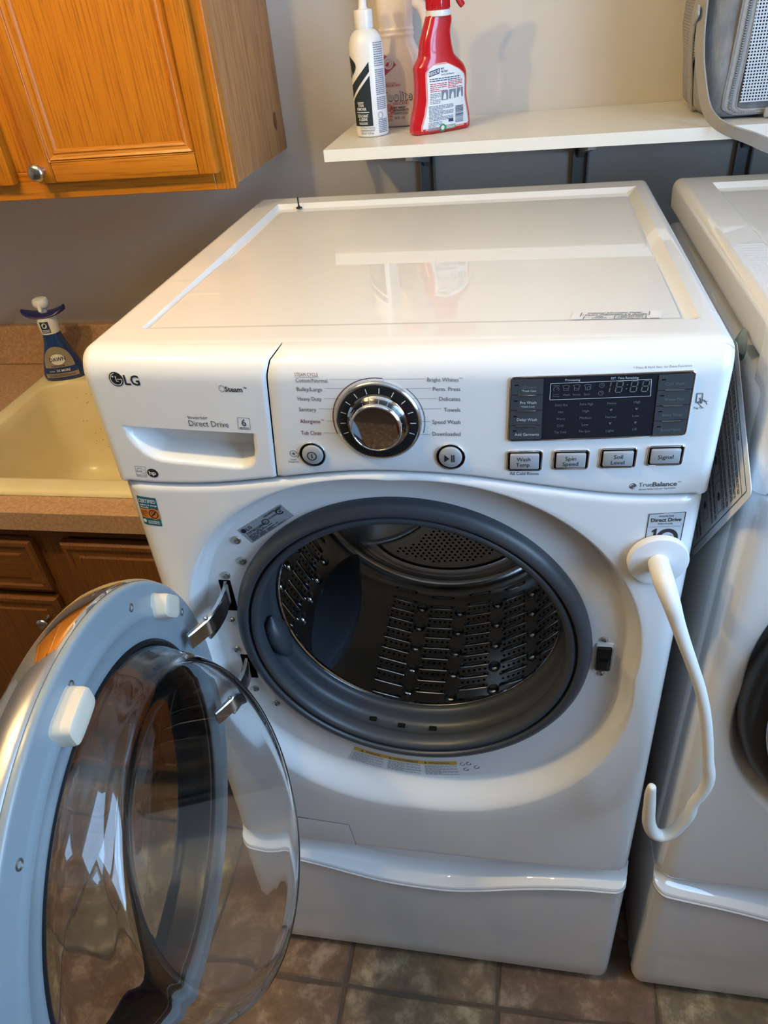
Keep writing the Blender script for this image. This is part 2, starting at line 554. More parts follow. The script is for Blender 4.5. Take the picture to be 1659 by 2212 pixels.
T_DIM =[
  ('Steam',0.4886,1.2923,0.5001,1.2921,0.003),
  ('Cold Wash',0.6219,1.2914,0.6398,1.2914,0.003),
  ('Water Plus',0.6233,1.2745,0.6416,1.2745,0.0031),
  ('Extra Rinse',0.6236,1.2575,0.6426,1.2574,0.0031),
  ('Rinse+Spin',0.6242,1.2404,0.6434,1.2406,0.0032),
  ('Extra Hot',0.519,1.272,0.5314,1.2719,0.0027),
  ('Hot',0.5227,1.2642,0.5277,1.2643,0.0025),
  ('Warm',0.5208,1.2565,0.5295,1.2564,0.0026),
  ('Cold',0.5222,1.2485,0.5286,1.2486,0.0026),
  ('Tap Cold',0.5198,1.2411,0.5315,1.241,0.0026),
  ('Extra High',0.5431,1.2725,0.5559,1.2725,0.0026),
  ('High',0.5462,1.2648,0.5527,1.2647,0.0025),
  ('Medium',0.544,1.2571,0.5554,1.2569,0.0025),
  ('Low',0.5468,1.2491,0.5531,1.2493,0.0026),
  ('No Spin',0.5446,1.2416,0.5555,1.2416,0.0026),
  ('Heavy',0.5693,1.2727,0.5784,1.2727,0.0025),
  ('Normal',0.5691,1.2573,0.5794,1.2574,0.0025),
  ('Light',0.5709,1.2417,0.5785,1.2417,0.0026),
  ('High',0.5946,1.2732,0.601,1.2733,0.0025),
  ('Low',0.5953,1.2578,0.6014,1.2579,0.0025),
  ('Off',0.5966,1.2423,0.601,1.2425,0.0026),
  ('Load',0.517,1.2846,0.5218,1.2846,0.0014),
  ('Sensing',0.5163,1.2823,0.5227,1.2823,0.0014),
  ('Wash',0.5259,1.2833,0.5327,1.2834,0.0021),
  ('Rinse',0.5357,1.2834,0.5427,1.2835,0.0021),
  ('Spin',0.5463,1.2835,0.552,1.2836,0.0021),
]
T_BUTTON =[
  ('Wash',0.4829,1.2083,0.4971,1.2085,0.0047),
  ('Temp.',0.4825,1.2015,0.4977,1.2017,0.0047),
  ('Spin',0.5328,1.2088,0.5438,1.2089,0.0046),
  ('Speed',0.5303,1.2022,0.5463,1.2023,0.0047),
  ('Soil',0.5817,1.2099,0.5908,1.21,0.0046),
  ('Level',0.5794,1.2031,0.5929,1.2031,0.0046),
  ('Signal',0.6257,1.2085,0.641,1.2087,0.0046),
]
G_DISPLAY = [[(0.4747, 1.3036), (0.6484, 1.3046), (0.6496, 1.2355), (0.4731, 1.2318)], [(0.5075, 1.3017), (0.6147, 1.3028), (0.6175, 1.235), (0.5077, 1.233)], [(0.5137, 1.297), (0.6084, 1.2984), (0.6097, 1.2805), (0.5136, 1.2792)], [(0.5194, 1.2916)], [(0.5287, 1.2916)], [(0.5388, 1.2918)], [(0.5493, 1.2919)], [(0.5625, 1.2937)], [(0.5623, 1.2853)], [(0.57, 1.2837), (0.6084, 1.2826), (0.6074, 1.2961)], [(0.5738, 1.2662)], [(0.5743, 1.251)], [(0.5982, 1.2666)], [(0.5987, 1.2512)], [(0.6056, 1.1728)], [(0.6092, 1.1728)], [(0.6535, 1.2805), (0.6592, 1.2802), (0.66, 1.2699), (0.6541, 1.2702)], [(0.6596, 1.2684)]]
G_BARS = [[(0.4823, 1.2847), (0.5005, 1.2846)], [(0.482, 1.2673), (0.5003, 1.2672)], [(0.4814, 1.2499), (0.5, 1.2499)], [(0.6224, 1.286), (0.6406, 1.2858)], [(0.623, 1.269), (0.6414, 1.269)], [(0.6237, 1.2518), (0.6421, 1.2519)]]
G_LED = [[(0.4809, 1.2959)], [(0.4805, 1.2785)], [(0.4801, 1.2611)], [(0.48, 1.2443)], [(0.6202, 1.2975)], [(0.6208, 1.2803)], [(0.6213, 1.2629)], [(0.622, 1.246)]]
T_TEN =[
  ('INVERTER',0.6379,1.1315,0.6534,1.1316,0.0022),
  ('Direct Drive',0.6299,1.125,0.6618,1.1257,0.0048),
  ('MOTOR',0.6382,1.1212,0.6537,1.1216,0.0019),
  ('YEAR',0.6445,1.1029,0.655,1.1031,0.0035),
]

# ------------------------------------------------------------------ the room
WALL_Y = 0.925
ROOM = (-2.6, 1.52, -4.2, WALL_Y, 0.0, 2.44)

def structure(o):
    o['kind'] = 'structure'
    return o
x0, x1, y0, y1, z0, z1 = ROOM
structure(Geo().box(x0 - .1, x1 + .1, y1, y1 + .1, z0 - .1, z1 + .1).build('wall_back', M['wall'], smooth=False))
structure(Geo().box(x0 - .1, x0, y0 - .1, y1, z0 - .1, z1 + .1).build('wall_left', M['wall'], smooth=False))
structure(Geo().box(x0, x1 + .1, y0 - .1, y0, z0 - .1, z1 + .1).build('wall_front', M['wall'], smooth=False))
WY0, WY1, WZ0, WZ1 = -1.08, -0.02, 1.25, 2.20
g = Geo()
g.box(x1, x1 + .1, y0, WY0, z0 - .1, z1 + .1)
g.box(x1, x1 + .1, WY1, y1, z0 - .1, z1 + .1)
g.box(x1, x1 + .1, WY0, WY1, z0 - .1, WZ0)
g.box(x1, x1 + .1, WY0, WY1, WZ1, z1 + .1)
structure(g.build('wall_right', M['wall'], smooth=False))
structure(Geo().box(x0, x1, y0, y1, z1, z1 + .1).build('ceiling', M['ceiling'], smooth=False))
g = Geo()
for a, b, c, d in ((WY0 - .06, WY1 + .06, WZ1, WZ1 + .07), (WY0 - .06, WY1 + .06, WZ0 - .07, WZ0), (WY0 - .06, WY0, WZ0, WZ1), (WY1, WY1 + .06, WZ0, WZ1),
                   (WY0, WY1, 1.70, 1.74)):
    g.box(x1 - .02, x1 + .05, a, b, c, d, .004)
structure(g.build('window_1', M['trim']))
floor = structure(Geo().box(x0, x1, y0, y1, -0.1, -0.004).build('floor', M['grout'], smooth=False))
floor['_base'] = tuple(floor.location)
# every floor tile is a piece of its own, bedded in the grout
S = 0.3035
tile_meshes = []
for k in range(4):
    rnd = random.Random(k)
    bm = bmesh.new()
    w = S / 2 - 0.0035
    ring = []
    for sx, sy, ex, ey in ((-1, -1, 1, 0), (1, -1, 0, 1), (1, 1, -1, 0), (-1, 1, 0, -1)):
        for t in range(4):
            ring.append((sx * w + ex * 2 * w * t / 4 + rnd.uniform(-.0016, .0016), sy * w + ey * 2 * w * t / 4 + rnd.uniform(-.0016, .0016)))
    top = [bm.verts.new((p[0] * .975, p[1] * .975, 0.0)) for p in ring]
    mid = [bm.verts.new((p[0], p[1], -0.003)) for p in ring]
    low = [bm.verts.new((p[0], p[1], -0.006)) for p in ring]
    n = len(ring)
    bm.faces.new(top)
    for i in range(n):
        j = (i + 1) % n
        bm.faces.new((top[i], mid[i], mid[j], top[j]))
        bm.faces.new((mid[i], low[i], low[j], mid[j]))
    bmesh.ops.recalc_face_normals(bm, faces=bm.faces)
    for mi, m in enumerate(TILES):
        me = bpy.data.meshes.new('tile')
        bm.to_mesh(me)
        me.materials.append(m)
        tile_meshes.append(me)
    bm.free()
rnd = random.Random(3)
for i in range(-7, 6):
    for j in range(-8, 4):
        cx, cy = 0.1695 + S * (i + .5), -0.071 + S * (j + .5)
        if not (x0 + .1 < cx < x1 - .1 and y0 + .1 < cy < y1 - .05):
            continue
        o = bpy.data.objects.new('tile', rnd.choice(tile_meshes))
        COL.objects.link(o)
        o.parent = floor
        o.matrix_parent_inverse = Matrix.Translation(floor.location).inverted()
        o.location = (cx, cy, rnd.uniform(0, .0008) - 0.001)

# ------------------------------------------------------------------ laundry machine, shared shapes
W = 0.686
H = 1.3286
D_BACK = 0.705
def bow(x):
    return 0.13 * (x - 0.335) ** 2
def face_y(x, z):
    """Front of the body: gently bowed, flatter towards the floor."""
    return bow(x) * (0.25 + 0.75 * smooth((z - 0.40) / 0.75))
SEAM = [(0.0, 1.1612), (0.0079, 1.1613), (0.0489, 1.1606), (0.1051, 1.163), (0.1538, 1.168), (0.2117, 1.1767), (0.2803, 1.1869), (0.343, 1.1904),
        (0.4256, 1.186), (0.5003, 1.1745), (0.5742, 1.1628), (0.623, 1.1590), (0.686, 1.1590)]
SEAM = spline(SEAM, 6)
def seam_z(x):
    return interp(SEAM, x)

LID_R = 0.0125
def side_inset(z):
    """How far the rounded upper edge of the flanks draws in at height z."""
    if z <= H - LID_R:
        return 0.0
    return LID_R - math.sqrt(max(0.0, LID_R ** 2 - (z - (H - LID_R)) ** 2))

def panel_point(s, x, z, back=0.06):
    """Control panel skin; s in left/front/right tells which stretch, x is the place along it."""
    r = 0.016
    t = max(0.0, min(1.0, (z - 1.2986) / (H - 1.2986)))
    d = 0.030 * (1 - math.sqrt(max(0.0, 1 - t * t)))
    e = side_inset(z)
    if s == 'front':
        return (x, bow(x) + d, z)
    a = x * PI / 2
    if s == 'left':      # x: 0..1 round the corner
        return (r - math.sin(a) * (r - e), bow(r) + d + (r - e) * (1 - math.cos(a)), z)
    if s == 'right':
        return (W - r + math.sin(a) * (r - e), bow(W - r) + d + (r - e) * (1 - math.cos(a)), z)
    if s == 'left_back':
        return (e, bow(r) + d + r - e + x * back, z)
    return (W - e, bow(W - r) + d + r - e + x * back, z)

ARC_Z = [1.2986 + 0.030 * math.sin(math.radians(k * 9)) for k in range(1, 11)]

def plate_depth(y):
    return lerp(0.0011, 0.0072, smooth((y - 0.088) / 0.40))

def machine_lid(parent, dx, z_top=H):
    """Top lid: rounded skirt, sunken centre with bevelled grooves on three sides."""
    X0, X1, Y0, Y1 = 0.0, W, 0.040, D_BACK
    L, R_, F, B = 0.051, 0.661, 0.088, 0.655
    def groove(x, y):
        """Sunken plate, nearly flush in front, with a channel down each side."""
        ramp = lambda t: max(0.0, min(1.0, t))
        f = smooth((y - F + 0.006) / 0.007)
        c = ramp((B - y) / 0.0120)
        deep = plate_depth(y)
        chan = 0.0075
        if x < L + 0.0085:
            p = chan * ramp((x - L) / 0.0055) if x < L + 0.0055 else lerp(chan, deep, ramp((x - L - 0.0055) / 0.003))
        elif x > R_ - 0.0175:
            p = chan * ramp((R_ - x) / 0.0145) if x > R_ - 0.0145 else lerp(chan, deep, ramp((R_ - x - 0.0145) / 0.003))
        else:
            p = deep
        return -min(p, 0.0085 * c if c < 1 else p) * f
    xs = [0.0135, .02, .03, .04, .048, .051] + [.051 + .0055 * k / 4 for k in range(1, 5)] + [.0580, .0595, .064, .08]
    xs += [lerp(.1, .6, k / 16) for k in range(17)]
    xs += [.62, .635, .640, R_ - .0175, R_ - .0160] + [R_ - .0145 + .0145 * k / 6 for k in range(0, 7)] + [.664, .668, .672, .676]
    ys = [Y0, .05, .06, .07, .080, .082, .084, .086, .088, .089, .092, .10, .12, .15, .2]
    ys += [lerp(.25, .6, k / 8) for k in range(9)] + [.625, .636] + [B - .0120 + .0120 * k / 7 for k in range(0, 8)] + [.66, .67, .68, .69, .696]
    rr = 0.0125
    prof = [(math.cos(math.radians(a)), math.sin(math.radians(a))) for a in (0, 18, 36, 54, 72, 90)]
    g = Geo()
    rows = []
    for y in ys:
        row = [(X0 + 0.001, y, z_top - 0.045)] + [(X0 + rr - rr * c, y, z_top - rr + rr * s) for c, s in prof]
        row += [(x, y, z_top + groove(x, y)) for x in xs if rr < x < W - rr]
        row += [(X1 - rr + rr * c, y, z_top - rr + rr * s) for c, s in reversed(prof)] + [(X1 - 0.001, y, z_top - 0.045)]
        rows.append(row)
    # the front end of the lid slips in under the back edge of the control panel
    rows.insert(0, [(min(max(p[0], 0.002), W - 0.002), .0300, p[2] - .004) for p in rows[0]])
    rows.insert(1, [(min(max(p[0], 0.0008), W - 0.0008), .0385, p[2] - .0004) for p in rows[1]])
    last = rows[-1]
    for c, s in ((.3, .95), (.6, .8), (.87, .5), (1, 0)):
        rows.append([(p[0], Y1 - 0.009 + 0.009 * c, p[2] - (0.009 - 0.009 * s) if p[2] > z_top - .03 else p[2]) for p in last])
    rows.append([(p[0], Y1, z_top - 0.045) for p in last])
    g.grid([[(p[0] + dx, p[1], p[2]) for p in r] for r in rows])
    return g.build('top_lid', M['enamel'], parent, angle=24)

RING_DEPTH = 0.036
def ring_out(a):
    s = math.sin(a)
    return 0.300 + 0.012 * max(0, s) + 0.029 * max(0, -s) ** 1.5 + 0.014 * abs(math.sin(2 * a))
def ring_flat(a):
    return ring_out(a) - 0.019 - 0.032 * max(0, -math.sin(a)) ** 1.5
def ring_y(d, a):
    """Depth of the sunken ring at radius d, direction a."""
    f = smooth((d - ring_flat(a)) / (ring_out(a) - ring_flat(a)))
    return lerp(RING_DEPTH, face_y(.343 + d * math.cos(a), .868 + d * math.sin(a)), f)

def machine_body(parent, dx, hole=True):
    """Front and flanks below the panel: bowed face, sunken ring round the opening."""
    cx, cz = 0.343, 0.868
    hx, hz, hr = 0.343, 0.889, 0.232
    N = 288
    x0, x1, zb = 0.0015, W - 0.0015, 0.402
    out_r, flat_r = ring_out, ring_flat
    def boundary(a):
        c, s = math.cos(a), math.sin(a)
        t = 9.0
        if c > 1e-9:
            t = min(t, (x1 - cx) / c)
        if c < -1e-9:
            t = min(t, (x0 - cx) / c)
        if s < -1e-9:
            t = min(t, (zb - cz) / s)
        if s > 1e-9:
            for _ in range(1):
                lo, hi = 0.0, t
                for _ in range(30):
                    m = (lo + hi) / 2
                    if cz + m * s < seam_z(cx + m * c) - 0.0015:
                        lo = m
                    else:
                        hi = m
                t = lo
        return cx + t * c, cz + t * s
    def edge(x, z):
        y = 0.0
        rx = 0.026
        d = min(x - x0, x1 - x)
        if d < rx:
            y += rx - math.sqrt(max(0.0, rx * rx - (rx - d) ** 2))
        rz = 0.009
        d = min(z - zb, seam_z(x) - 0.0015 - z)
        if d < rz:
            y += rz - math.sqrt(max(0.0, rz * rz - (rz - d) ** 2))
        return y
    DEP = RING_DEPTH
    ang = [2 * PI * k / N for k in range(N)]
    # true corners of the sheet
    for px, pz in ((x0, zb), (x1, zb), (x0, seam_z(x0) - .0015), (x1, seam_z(x1) - .0015)):
        a = math.atan2(pz - cz, px - cx) % (2 * PI)
        i = min(range(N), key=lambda k: abs(ang[k] - a))
        ang[i] = a
    ang.sort()
    rows = []
    for t in (0.0, 0.5, 1.0):
        rows.append([(lerp(hx, cx, t) + lerp(hr, flat_r(a), t) * math.cos(a), DEP, lerp(hz, cz, t) + lerp(hr, flat_r(a), t) * math.sin(a)) for a in ang])
    for k in range(1, 15):
        t = k / 14
        row = []
        for a in ang:
            r = lerp(flat_r(a), out_r(a), t)
            x, z = cx + r * math.cos(a), cz + r * math.sin(a)
            f = smooth(t)
            bx, bz = boundary(a)
            rb = math.hypot(bx - cx, bz - cz)
            if r > rb - 0.003:
                r = rb - 0.003 + 0.002 * (t - 1)
                x, z = cx + r * math.cos(a), cz + r * math.sin(a)
            e = edge(x, z) * f
            row.append((x, lerp(DEP, face_y(x, z), f) + e, z))
        rows.append(row)
    for t in (0.15, .3, .45, .58, .68, .76, .82, .87, .905, .93, .95, .965, .977, .987, .994, 1.0):
        row = []
        for a in ang:
            bx, bz = boundary(a)
            rb = math.hypot(bx - cx, bz - cz)
            ro = min(out_r(a), rb - 0.003)
            r = lerp(ro, rb, t)
            x, z = cx + r * math.cos(a), cz + r * math.sin(a)
            row.append((x, face_y(x, z) + edge(x, z), z))
        rows.append(row)
    out = rows[-1]
    rows.append([(p[0], max(p[1], 0.07), p[2]) for p in out])
    rows.append([(p[0], D_BACK - 0.004, p[2]) for p in out])
    g = Geo()
    if hole:
        first = rows[0]
        rows.insert(0, [(p[0], DEP + 0.03, p[2]) for p in first])
    g.grid([[(p[0] + dx, p[1], p[2]) for p in r] for r in rows], True)
    n = len(ang)
    g.f.append(tuple(len(g.v) - n + k for k in range(n)))
    if not hole:
        g.f.append(tuple(range(n)))
    return g.build('body', M['enamel'], parent, angle=50)

def panel_shell(name, parent, dx, left, right, x_from, x_to, pocket=None):
    """Stretch of the control panel skin between two upright seams (functions of z)."""
    cols = []
    if left:
        cols += [('left_back', 1.0), ('left_back', 0.4)] + [('left', k / 8) for k in range(8, 0, -1)]
    nf = 70 if pocket else 60
    fx = [k / nf for k in range(nf + 1)]
    cols += [('front', t) for t in fx]
    if right:
        cols += [('right', k / 8) for k in range(1, 9)] + [('right_back', 0.4), ('right_back', 1.0)]
    def zt(x):
        return lerp(1.2404, 1.2368, (x - 0.0347) / 0.16)
    g = Geo()
    grid = []
    for s, t in cols:
        if s == 'front':
            a = 0.016 if left else x_from(1.23)
            b = W - 0.016 if right else x_to(1.23)
            xr = lerp(a, b, t)
        else:
            xr = {'left': 0.0, 'left_back': 0.0, 'right': W, 'right_back': W}[s]
        zb = seam_z(xr) + 0.0012
        zz = [zb, zb + 0.0008, zb + 0.002, zb + 0.004]
        if pocket:
            z_t = zt(xr)
            zz += [lerp(zb + .004, z_t - .0005, k / 34) for k in range(1, 35)] + [z_t + .0004] + [lerp(z_t + .0004, 1.2986, k / 6) for k in range(1, 7)]
        else:
            zz += [lerp(zb + .004, 1.2986, k / 10) for k in range(1, 11)]
        zz += ARC_Z
        col = []
        for i, z in enumerate(zz):
            if s == 'front':
                a = 0.016 if left else x_from(z)
                b = W - 0.016 if right else x_to(z)
                x = lerp(a, b, t)
                p = panel_point('front', x, z)
                dy = (0.004, 0.002, 0.0006)[i] if i < 3 else 0.0
                if pocket:
                    dy += pocket(x, z, zt(x))
                e = 0.0
                if not left and t == 0 or not right and t == 1:
                    e = 0.0025
                p = (p[0], p[1] + dy + e, p[2])
            else:
                p = panel_point(s, t, z)
            col.append((p[0] + dx, p[1], p[2]))
        last = col[-1]
        col.append((last[0], max(last[1], 0.054), H - 0.0004))
        grid.append(col)
    g.grid(grid)
    return g.build(name, M['panel'], parent, angle=48)

def pedestal(name, dx, label):
    rt = root(name, (dx + W / 2, 0.35, 0.0), label, 'pedestal', 'white laundry pedestals')
    g = Geo().box(dx + .004, dx + W - .004, 0.035, 0.70, 0.022, 0.3995, .006)
    g.build('body', M['enamel'], rt)
    for fx in (dx + .05, dx + W - .05):
        for fy in (.09, .64):
            Geo().lathe([(0.0, 0), (.02, 0), (.022, .004), (.018, .012), (.012, .014), (.012, .0215), (0, .0215)], (fx, fy, 0.0008), (0, 0, 1), N=16).build('foot', M['black'], rt)
    # drawer front with the dipping grab lip
    LIP = spline([(0.0, .372), (.02, .364), (.05, .357), (.10, .347), (.1556, .3335), (.22, .3145), (.2817, .3010), (.3748, .2975), (.44, .3105), (.49, .3270), (.55, .3430), (.6063, .3530), (.65, .3560), (W, .358)], 6)
    xs = [0.0, .0015, .004, .008, .013, .019] + [lerp(.026, W - .026, k / 60) for k in range(61)] + [W - .019, W - .013, W - .008, W - .004, W - .0015, W]
    def end(x):
        r = .022
        d = min(x, W - x)
        return (r - math.sqrt(max(0, r * r - (r - d) ** 2))) if d < r else 0.0
    g = Geo()
    grid = []
    for x in xs:
        zl = interp(LIP, x)
        z_bot = 0.024
        d = min(x, W - x)
        zb = z_bot + ((.02 - math.sqrt(max(0, .02 ** 2 - (.02 - d) ** 2))) if d < .02 else 0)
        depth = lerp(.030, .062, smooth((.36 - zl) / .06))
        e = end(x)
        col = [(x, e + .06, zb), (x, e + .006, zb), (x, e + .0015, zb + .002), (x, e, zb + .006)]
        col += [(x, e, lerp(zb + .006, zl - .012, k / 8)) for k in range(1, 9)]
        col += [(x, e - .0005, zl - .009), (x, e - .003, zl - .0055), (x, e - .0045, zl - .002), (x, e - .0030, zl + .0005), (x, e - .0018, zl + .0010),
                (x, e - .003, zl + .0018), (x, e - .0030, zl + .0045), (x, e - .001, zl + .0075)]
        top = .3985
        for k in range(1, 13):
            t = k / 12
            col.append((x, max(e, -.001 + depth * math.sin(t * PI / 2) ** 0.85), lerp(zl + .0075, top, 1 - math.cos(t * PI / 2))))
        col.append((x, .075, top))
        grid.append([(p[0] + dx, p[1] - .002, p[2]) for p in col])
    g.grid(grid)
    g.build('drawer', M['enamel'], rt, angle=50)
    return rt

pedestal('laundry_pedestal', 0.0, 'white pedestal drawer under the open washer')
pedestal('laundry_pedestal', 0.727, 'white pedestal drawer under the dryer, cut off by the right edge')

# ------------------------------------------------------------------ washing machine
washer = root('washing_machine', (W / 2, 0.35, 0.4), 'white front-load washer with its round glass door hanging open', 'washer')
machine_body(washer, 0.0)
lid = machine_lid(washer, 0.0)
XS = lambda z: interp([(1.16, 0.2111), (1.1774, 0.2118), (1.3066, 0.2228), (1.3200, 0.2262), (1.3286, 0.2345)], z)
POCKET = spline([(.0347, 1.2404), (.0361, 1.2282), (.0455, 1.2105), (.0600, 1.1985), (.0760, 1.1938), (.1184, 1.1915), (.158, 1.1893), (.1740, 1.1895), (.1850, 1.1955), (.1918, 1.2078), (.1948, 1.2368)], 5)
def pocket_depth(x, z, zt):
    if z > zt or z < 1.186 or x < .034 or x > .196:
        return 0.0
    # inside test and distance to the lower outline
    inside = False
    n = len(POCKET)
    best = 9
    for i in range(n):
        a, b = POCKET[i], POCKET[(i + 1) % n]
        if (a[1] > z) != (b[1] > z) and x < (b[0] - a[0]) * (z - a[1]) / (b[1] - a[1]) + a[0]:
            inside = not inside
        if i < n - 1:
            ex, ez = b[0] - a[0], b[1] - a[1]
            t = max(0, min(1, ((x - a[0]) * ex + (z - a[1]) * ez) / (ex * ex + ez * ez)))
            d = math.hypot(x - a[0] - t * ex, z - a[1] - t * ez)
            best = min(best, d * (1.9 if i >= 38 else 1.0))
    if not inside and z < zt - .0008:
        return 0.0
    return 0.030 * smooth(best / 0.017) ** 0.9
drawer = panel_shell('detergent_drawer', washer, 0.0, True, False, None, lambda z: XS(z) - .0008, pocket_depth)
panel = panel_shell('control_panel', washer, 0.0, False, True, lambda z: XS(z) + .0008, None)
Geo().box(.02, W - .02, .052, .064, 1.195, 1.315).build('panel_backing', M['void'], washer)

def PM(x, z, e=0.0004):
    return (x, bow(x) - e, z)
def FM(x, z, e=0.0005):
    return (x, face_y(x, z) - e, z)

# drawer print
ink = Ink()
for s, a, b, c, d, h in T_DRAWER_BOLD:
    ink.text(s, a, b, c, d, h, True)
cx, cz = .0457, 1.2999
ink.disc(cx, cz, .0087, 32)
cx2, cz2 = .0541, 1.1771
ink.disc(cx2, cz2, .0073, 28, .0062)
ink.build('lettering', PM, M['ink'], drawer)
ink = Ink()
ink.arc(cx, cz, .0070, .0009, 95, 360, 28)
ink.rect(cx + .0012, cz - .0004, cx + .0072, cz + .0005)
ink.rect(cx - .0006, cz - .0028, cx + .0004, cz + .0038)
ink.rect(cx - .0006, cz - .0028, cx + .0026, cz - .0019)
ink.disc(cx - .0035, cz + .0031, .0011, 12)
ink.text('h', cx2 - .0048, cz2 - .0024, cx2 - .0008, cz2 - .0024, .0052, True)
ink.text('p', cx2 - .0004, cz2 - .0022, cx2 + .0042, cz2 - .0022, .0052, True)
ink.build('logo_mark', lambda x, z: PM(x, z, .0006), M['label_white'], drawer)
ink = Ink()
for s, a, b, c, d, h in T_DRAWER:
    ink.text(s, a, b, c, d, h)
def frame(ink, q, w):
    ink.line(q + [q[0]], w)
frame(ink, [(.1803, 1.2567), (.1943, 1.2566), (.1927, 1.2422), (.1788, 1.2424)], .0004)
ink.text('6', .1838, 1.2466, .1893, 1.2466, .0082, True)
frame(ink, [(.0322, 1.1856), (.0463, 1.1854), (.0441, 1.1703), (.0312, 1.1709)], .0004)
ink.line([(.0318, 1.1738), (.0449, 1.1733)], .0003)
ink.arc(.0382, 1.1775, .0052, .0004, 15, 165, 14, .0055)
ink.text('energy', .0330, 1.1775, .0405, 1.1785, .0020, True)
ink.text('STAR', .0395, 1.1752, .0437, 1.1752, .0014)
ink.text('ENERGY STAR', .0320, 1.1716, .0438, 1.1713, .0013)
for k in range(6):
    a = k * PI / 3 + .3
    ink.arc(.1701 + .0022 * math.cos(a), 1.2917 + .0026 * math.sin(a), .0015, .0004, math.degrees(a) - 110, math.degrees(a) + 110, 9)
ink.build('gray_lettering', PM, M['ink_gray'], drawer)

# panel print
ink = Ink()
for s, a, b, c, d, h in T_CYCLE + T_RIGHT:
    ink.text(s, a, b, c, d, h)
for s, a, b, c, d, h in T_RIGHT_BOLD:
    ink.text(s, a, b, c, d, h, True)
DX, DZ = 0.3384, 1.2556
for L in L_CYCLE:
    ink.line(L, .00028)
R2 = .0492
ink.arc(DX, DZ, R2, .0007, -17, 49, 20)
sx, sz = .2379, 1.2127
ink.arc(sx, sz, .0040, .0006, 0, 330, 20)
ink.line([(sx - .0018, sz), (sx + .0018, sz)], .0013)
ink.line([(sx, sz - .0018), (sx, sz + .0018)], .0013)
ink.arc(sx + .001, sz, .0052, .0008, -60, 20, 10)
bx, bz = G_DISPLAY[14][0]
ink.disc(bx, bz, .0036, 22)
px = [tuple(p) for p in G_DISPLAY[16]]
frame(ink, px, .0006)
frame(ink, [(p[0] * .8 + .2 * .6560, p[1] * .8 + .2 * 1.2755) for p in px], .0003)
tx, tz = .6588, 1.2680
ink.line([(tx - .0018, tz + .0075), (tx + .0006, tz + .001)], .0010)
ink.line([(tx + .0030, tz + .0052), (tx + .0062, tz - .0002)], .0006)
ink.line([(tx + .0006, tz + .0062), (tx + .0035, tz + .0030), (tx + .0062, tz + .0034)], .0006)
ink.line([(tx - .0010, tz + .0040), (tx - .0030, tz + .0022), (tx + .0025, tz - .0038)], .0006)
ink.build('lettering', PM, M['ink_gray'], panel)
ink = Ink()
ink.arc(bx - .0012, bz + .0006, .0016, .0009, 40, 200, 10)
ink.arc(bx + .0012, bz - .0006, .0016, .0009, 220, 380, 10)
ink.build('logo_mark', lambda x, z: PM(x, z, .0006), M['label_white'], panel)
ink = Ink()
for s, a, b, c, d, h in T_MAROON:
    ink.text(s, a, b, c, d, h)
ink.line([(.2544, 1.3060), (.2797, 1.3059)], .0003)
ink.arc(DX, DZ, R2, .0009, 80, 199, 32)
ink.build('maroon_lettering', PM, M['maroon'], panel)

def curved_plate(q, y_off, thick, nx=18, ny=3):
    """Thin slab following the bowed panel; q = tl, tr, br, bl in x,z."""
    g = Geo()
    def at(u, v, e):
        x = lerp(lerp(q[0][0], q[1][0], u), lerp(q[3][0], q[2][0], u), v)
        z = lerp(lerp(q[0][1], q[1][1], u), lerp(q[3][1], q[2][1], u), v)
        return PM(x, z, e)
    rim = 0.0006 if thick > .0008 else 0.0
    W_ = math.dist(q[0], q[1])
    us = [0] + [rim / W_] + [k / nx for k in range(1, nx)] + [1 - rim / W_] + [1]
    Hh = math.dist(q[0], q[3])
    vs = [0] + [rim / Hh] + [k / ny for k in range(1, ny)] + [1 - rim / Hh] + [1]
    rows = []
    for i, v in enumerate(vs):
        row = []
        for j, u in enumerate(us):
            out = i in (0, len(vs) - 1) or j in (0, len(us) - 1)
            row.append(at(u, v, y_off + thick - (rim if out else 0)))
        rows.append(row)
    g.grid(rows)
    ring0 = [at(u, 0, y_off - .001) for u in us] + [at(1, v, y_off - .001) for v in vs[1:]] + [at(u, 1, y_off - .001) for u in us[::-1][1:]] + [at(0, v, y_off - .001) for v in vs[::-1][1:-1]]
    ring1 = [at(u, 0, y_off + thick - rim) for u in us] + [at(1, v, y_off + thick - rim) for v in vs[1:]] + [at(u, 1, y_off + thick - rim) for u in us[::-1][1:]] + [at(0, v, y_off + thick - rim) for v in vs[::-1][1:-1]]
    g.grid([ring0, ring1], True)
    return g

def round_quad(q, r, n=5):
    out = []
    for i in range(4):
        p, a, b = Vector(q[i]), Vector(q[i - 1]), Vector(q[(i + 1) % 4])
        da, db = (a - p).normalized() * r, (b - p).normalized() * r
        for k in range(n + 1):
            t = k / n
            out.append(tuple((p + da) * (1 - t) ** 2 + p * 2 * t * (1 - t) + (p + db) * t * t))
    return out

# display
DQ = [(.4749, 1.3036), (.6484, 1.3046), (.6492, 1.2352), (.4733, 1.2319)]
dsp = curved_plate([(.4757, 1.3028), (.6476, 1.3038), (.6484, 1.2360), (.4741, 1.2327)], .0003, .0012, 26, 4).build('display_panel', M['display'], washer)
loop = round_quad([PM(x, z, .0012) for x, z in DQ], .004, 5)
loop = [tuple(p) for p in loop]
g = Geo()
lp = []
for i in range(len(loop)):
    a, b = Vector(loop[i]), Vector(loop[(i + 1) % len(loop)])
    lp.append(a)
    L = (b - a).length
    for k in range(1, int(L / .012) + 1):
        p = a.lerp(b, k / (int(L / .012) + 1))
        lp.append(Vector((p.x, bow(p.x) - .0012, p.z)))
lp.append(lp[0])
lp.append(lp[1])
g.tube(lp, .0009, 8, cap=False, up=(0, -1, 0)).build('chrome_frame', M['chrome'], dsp)
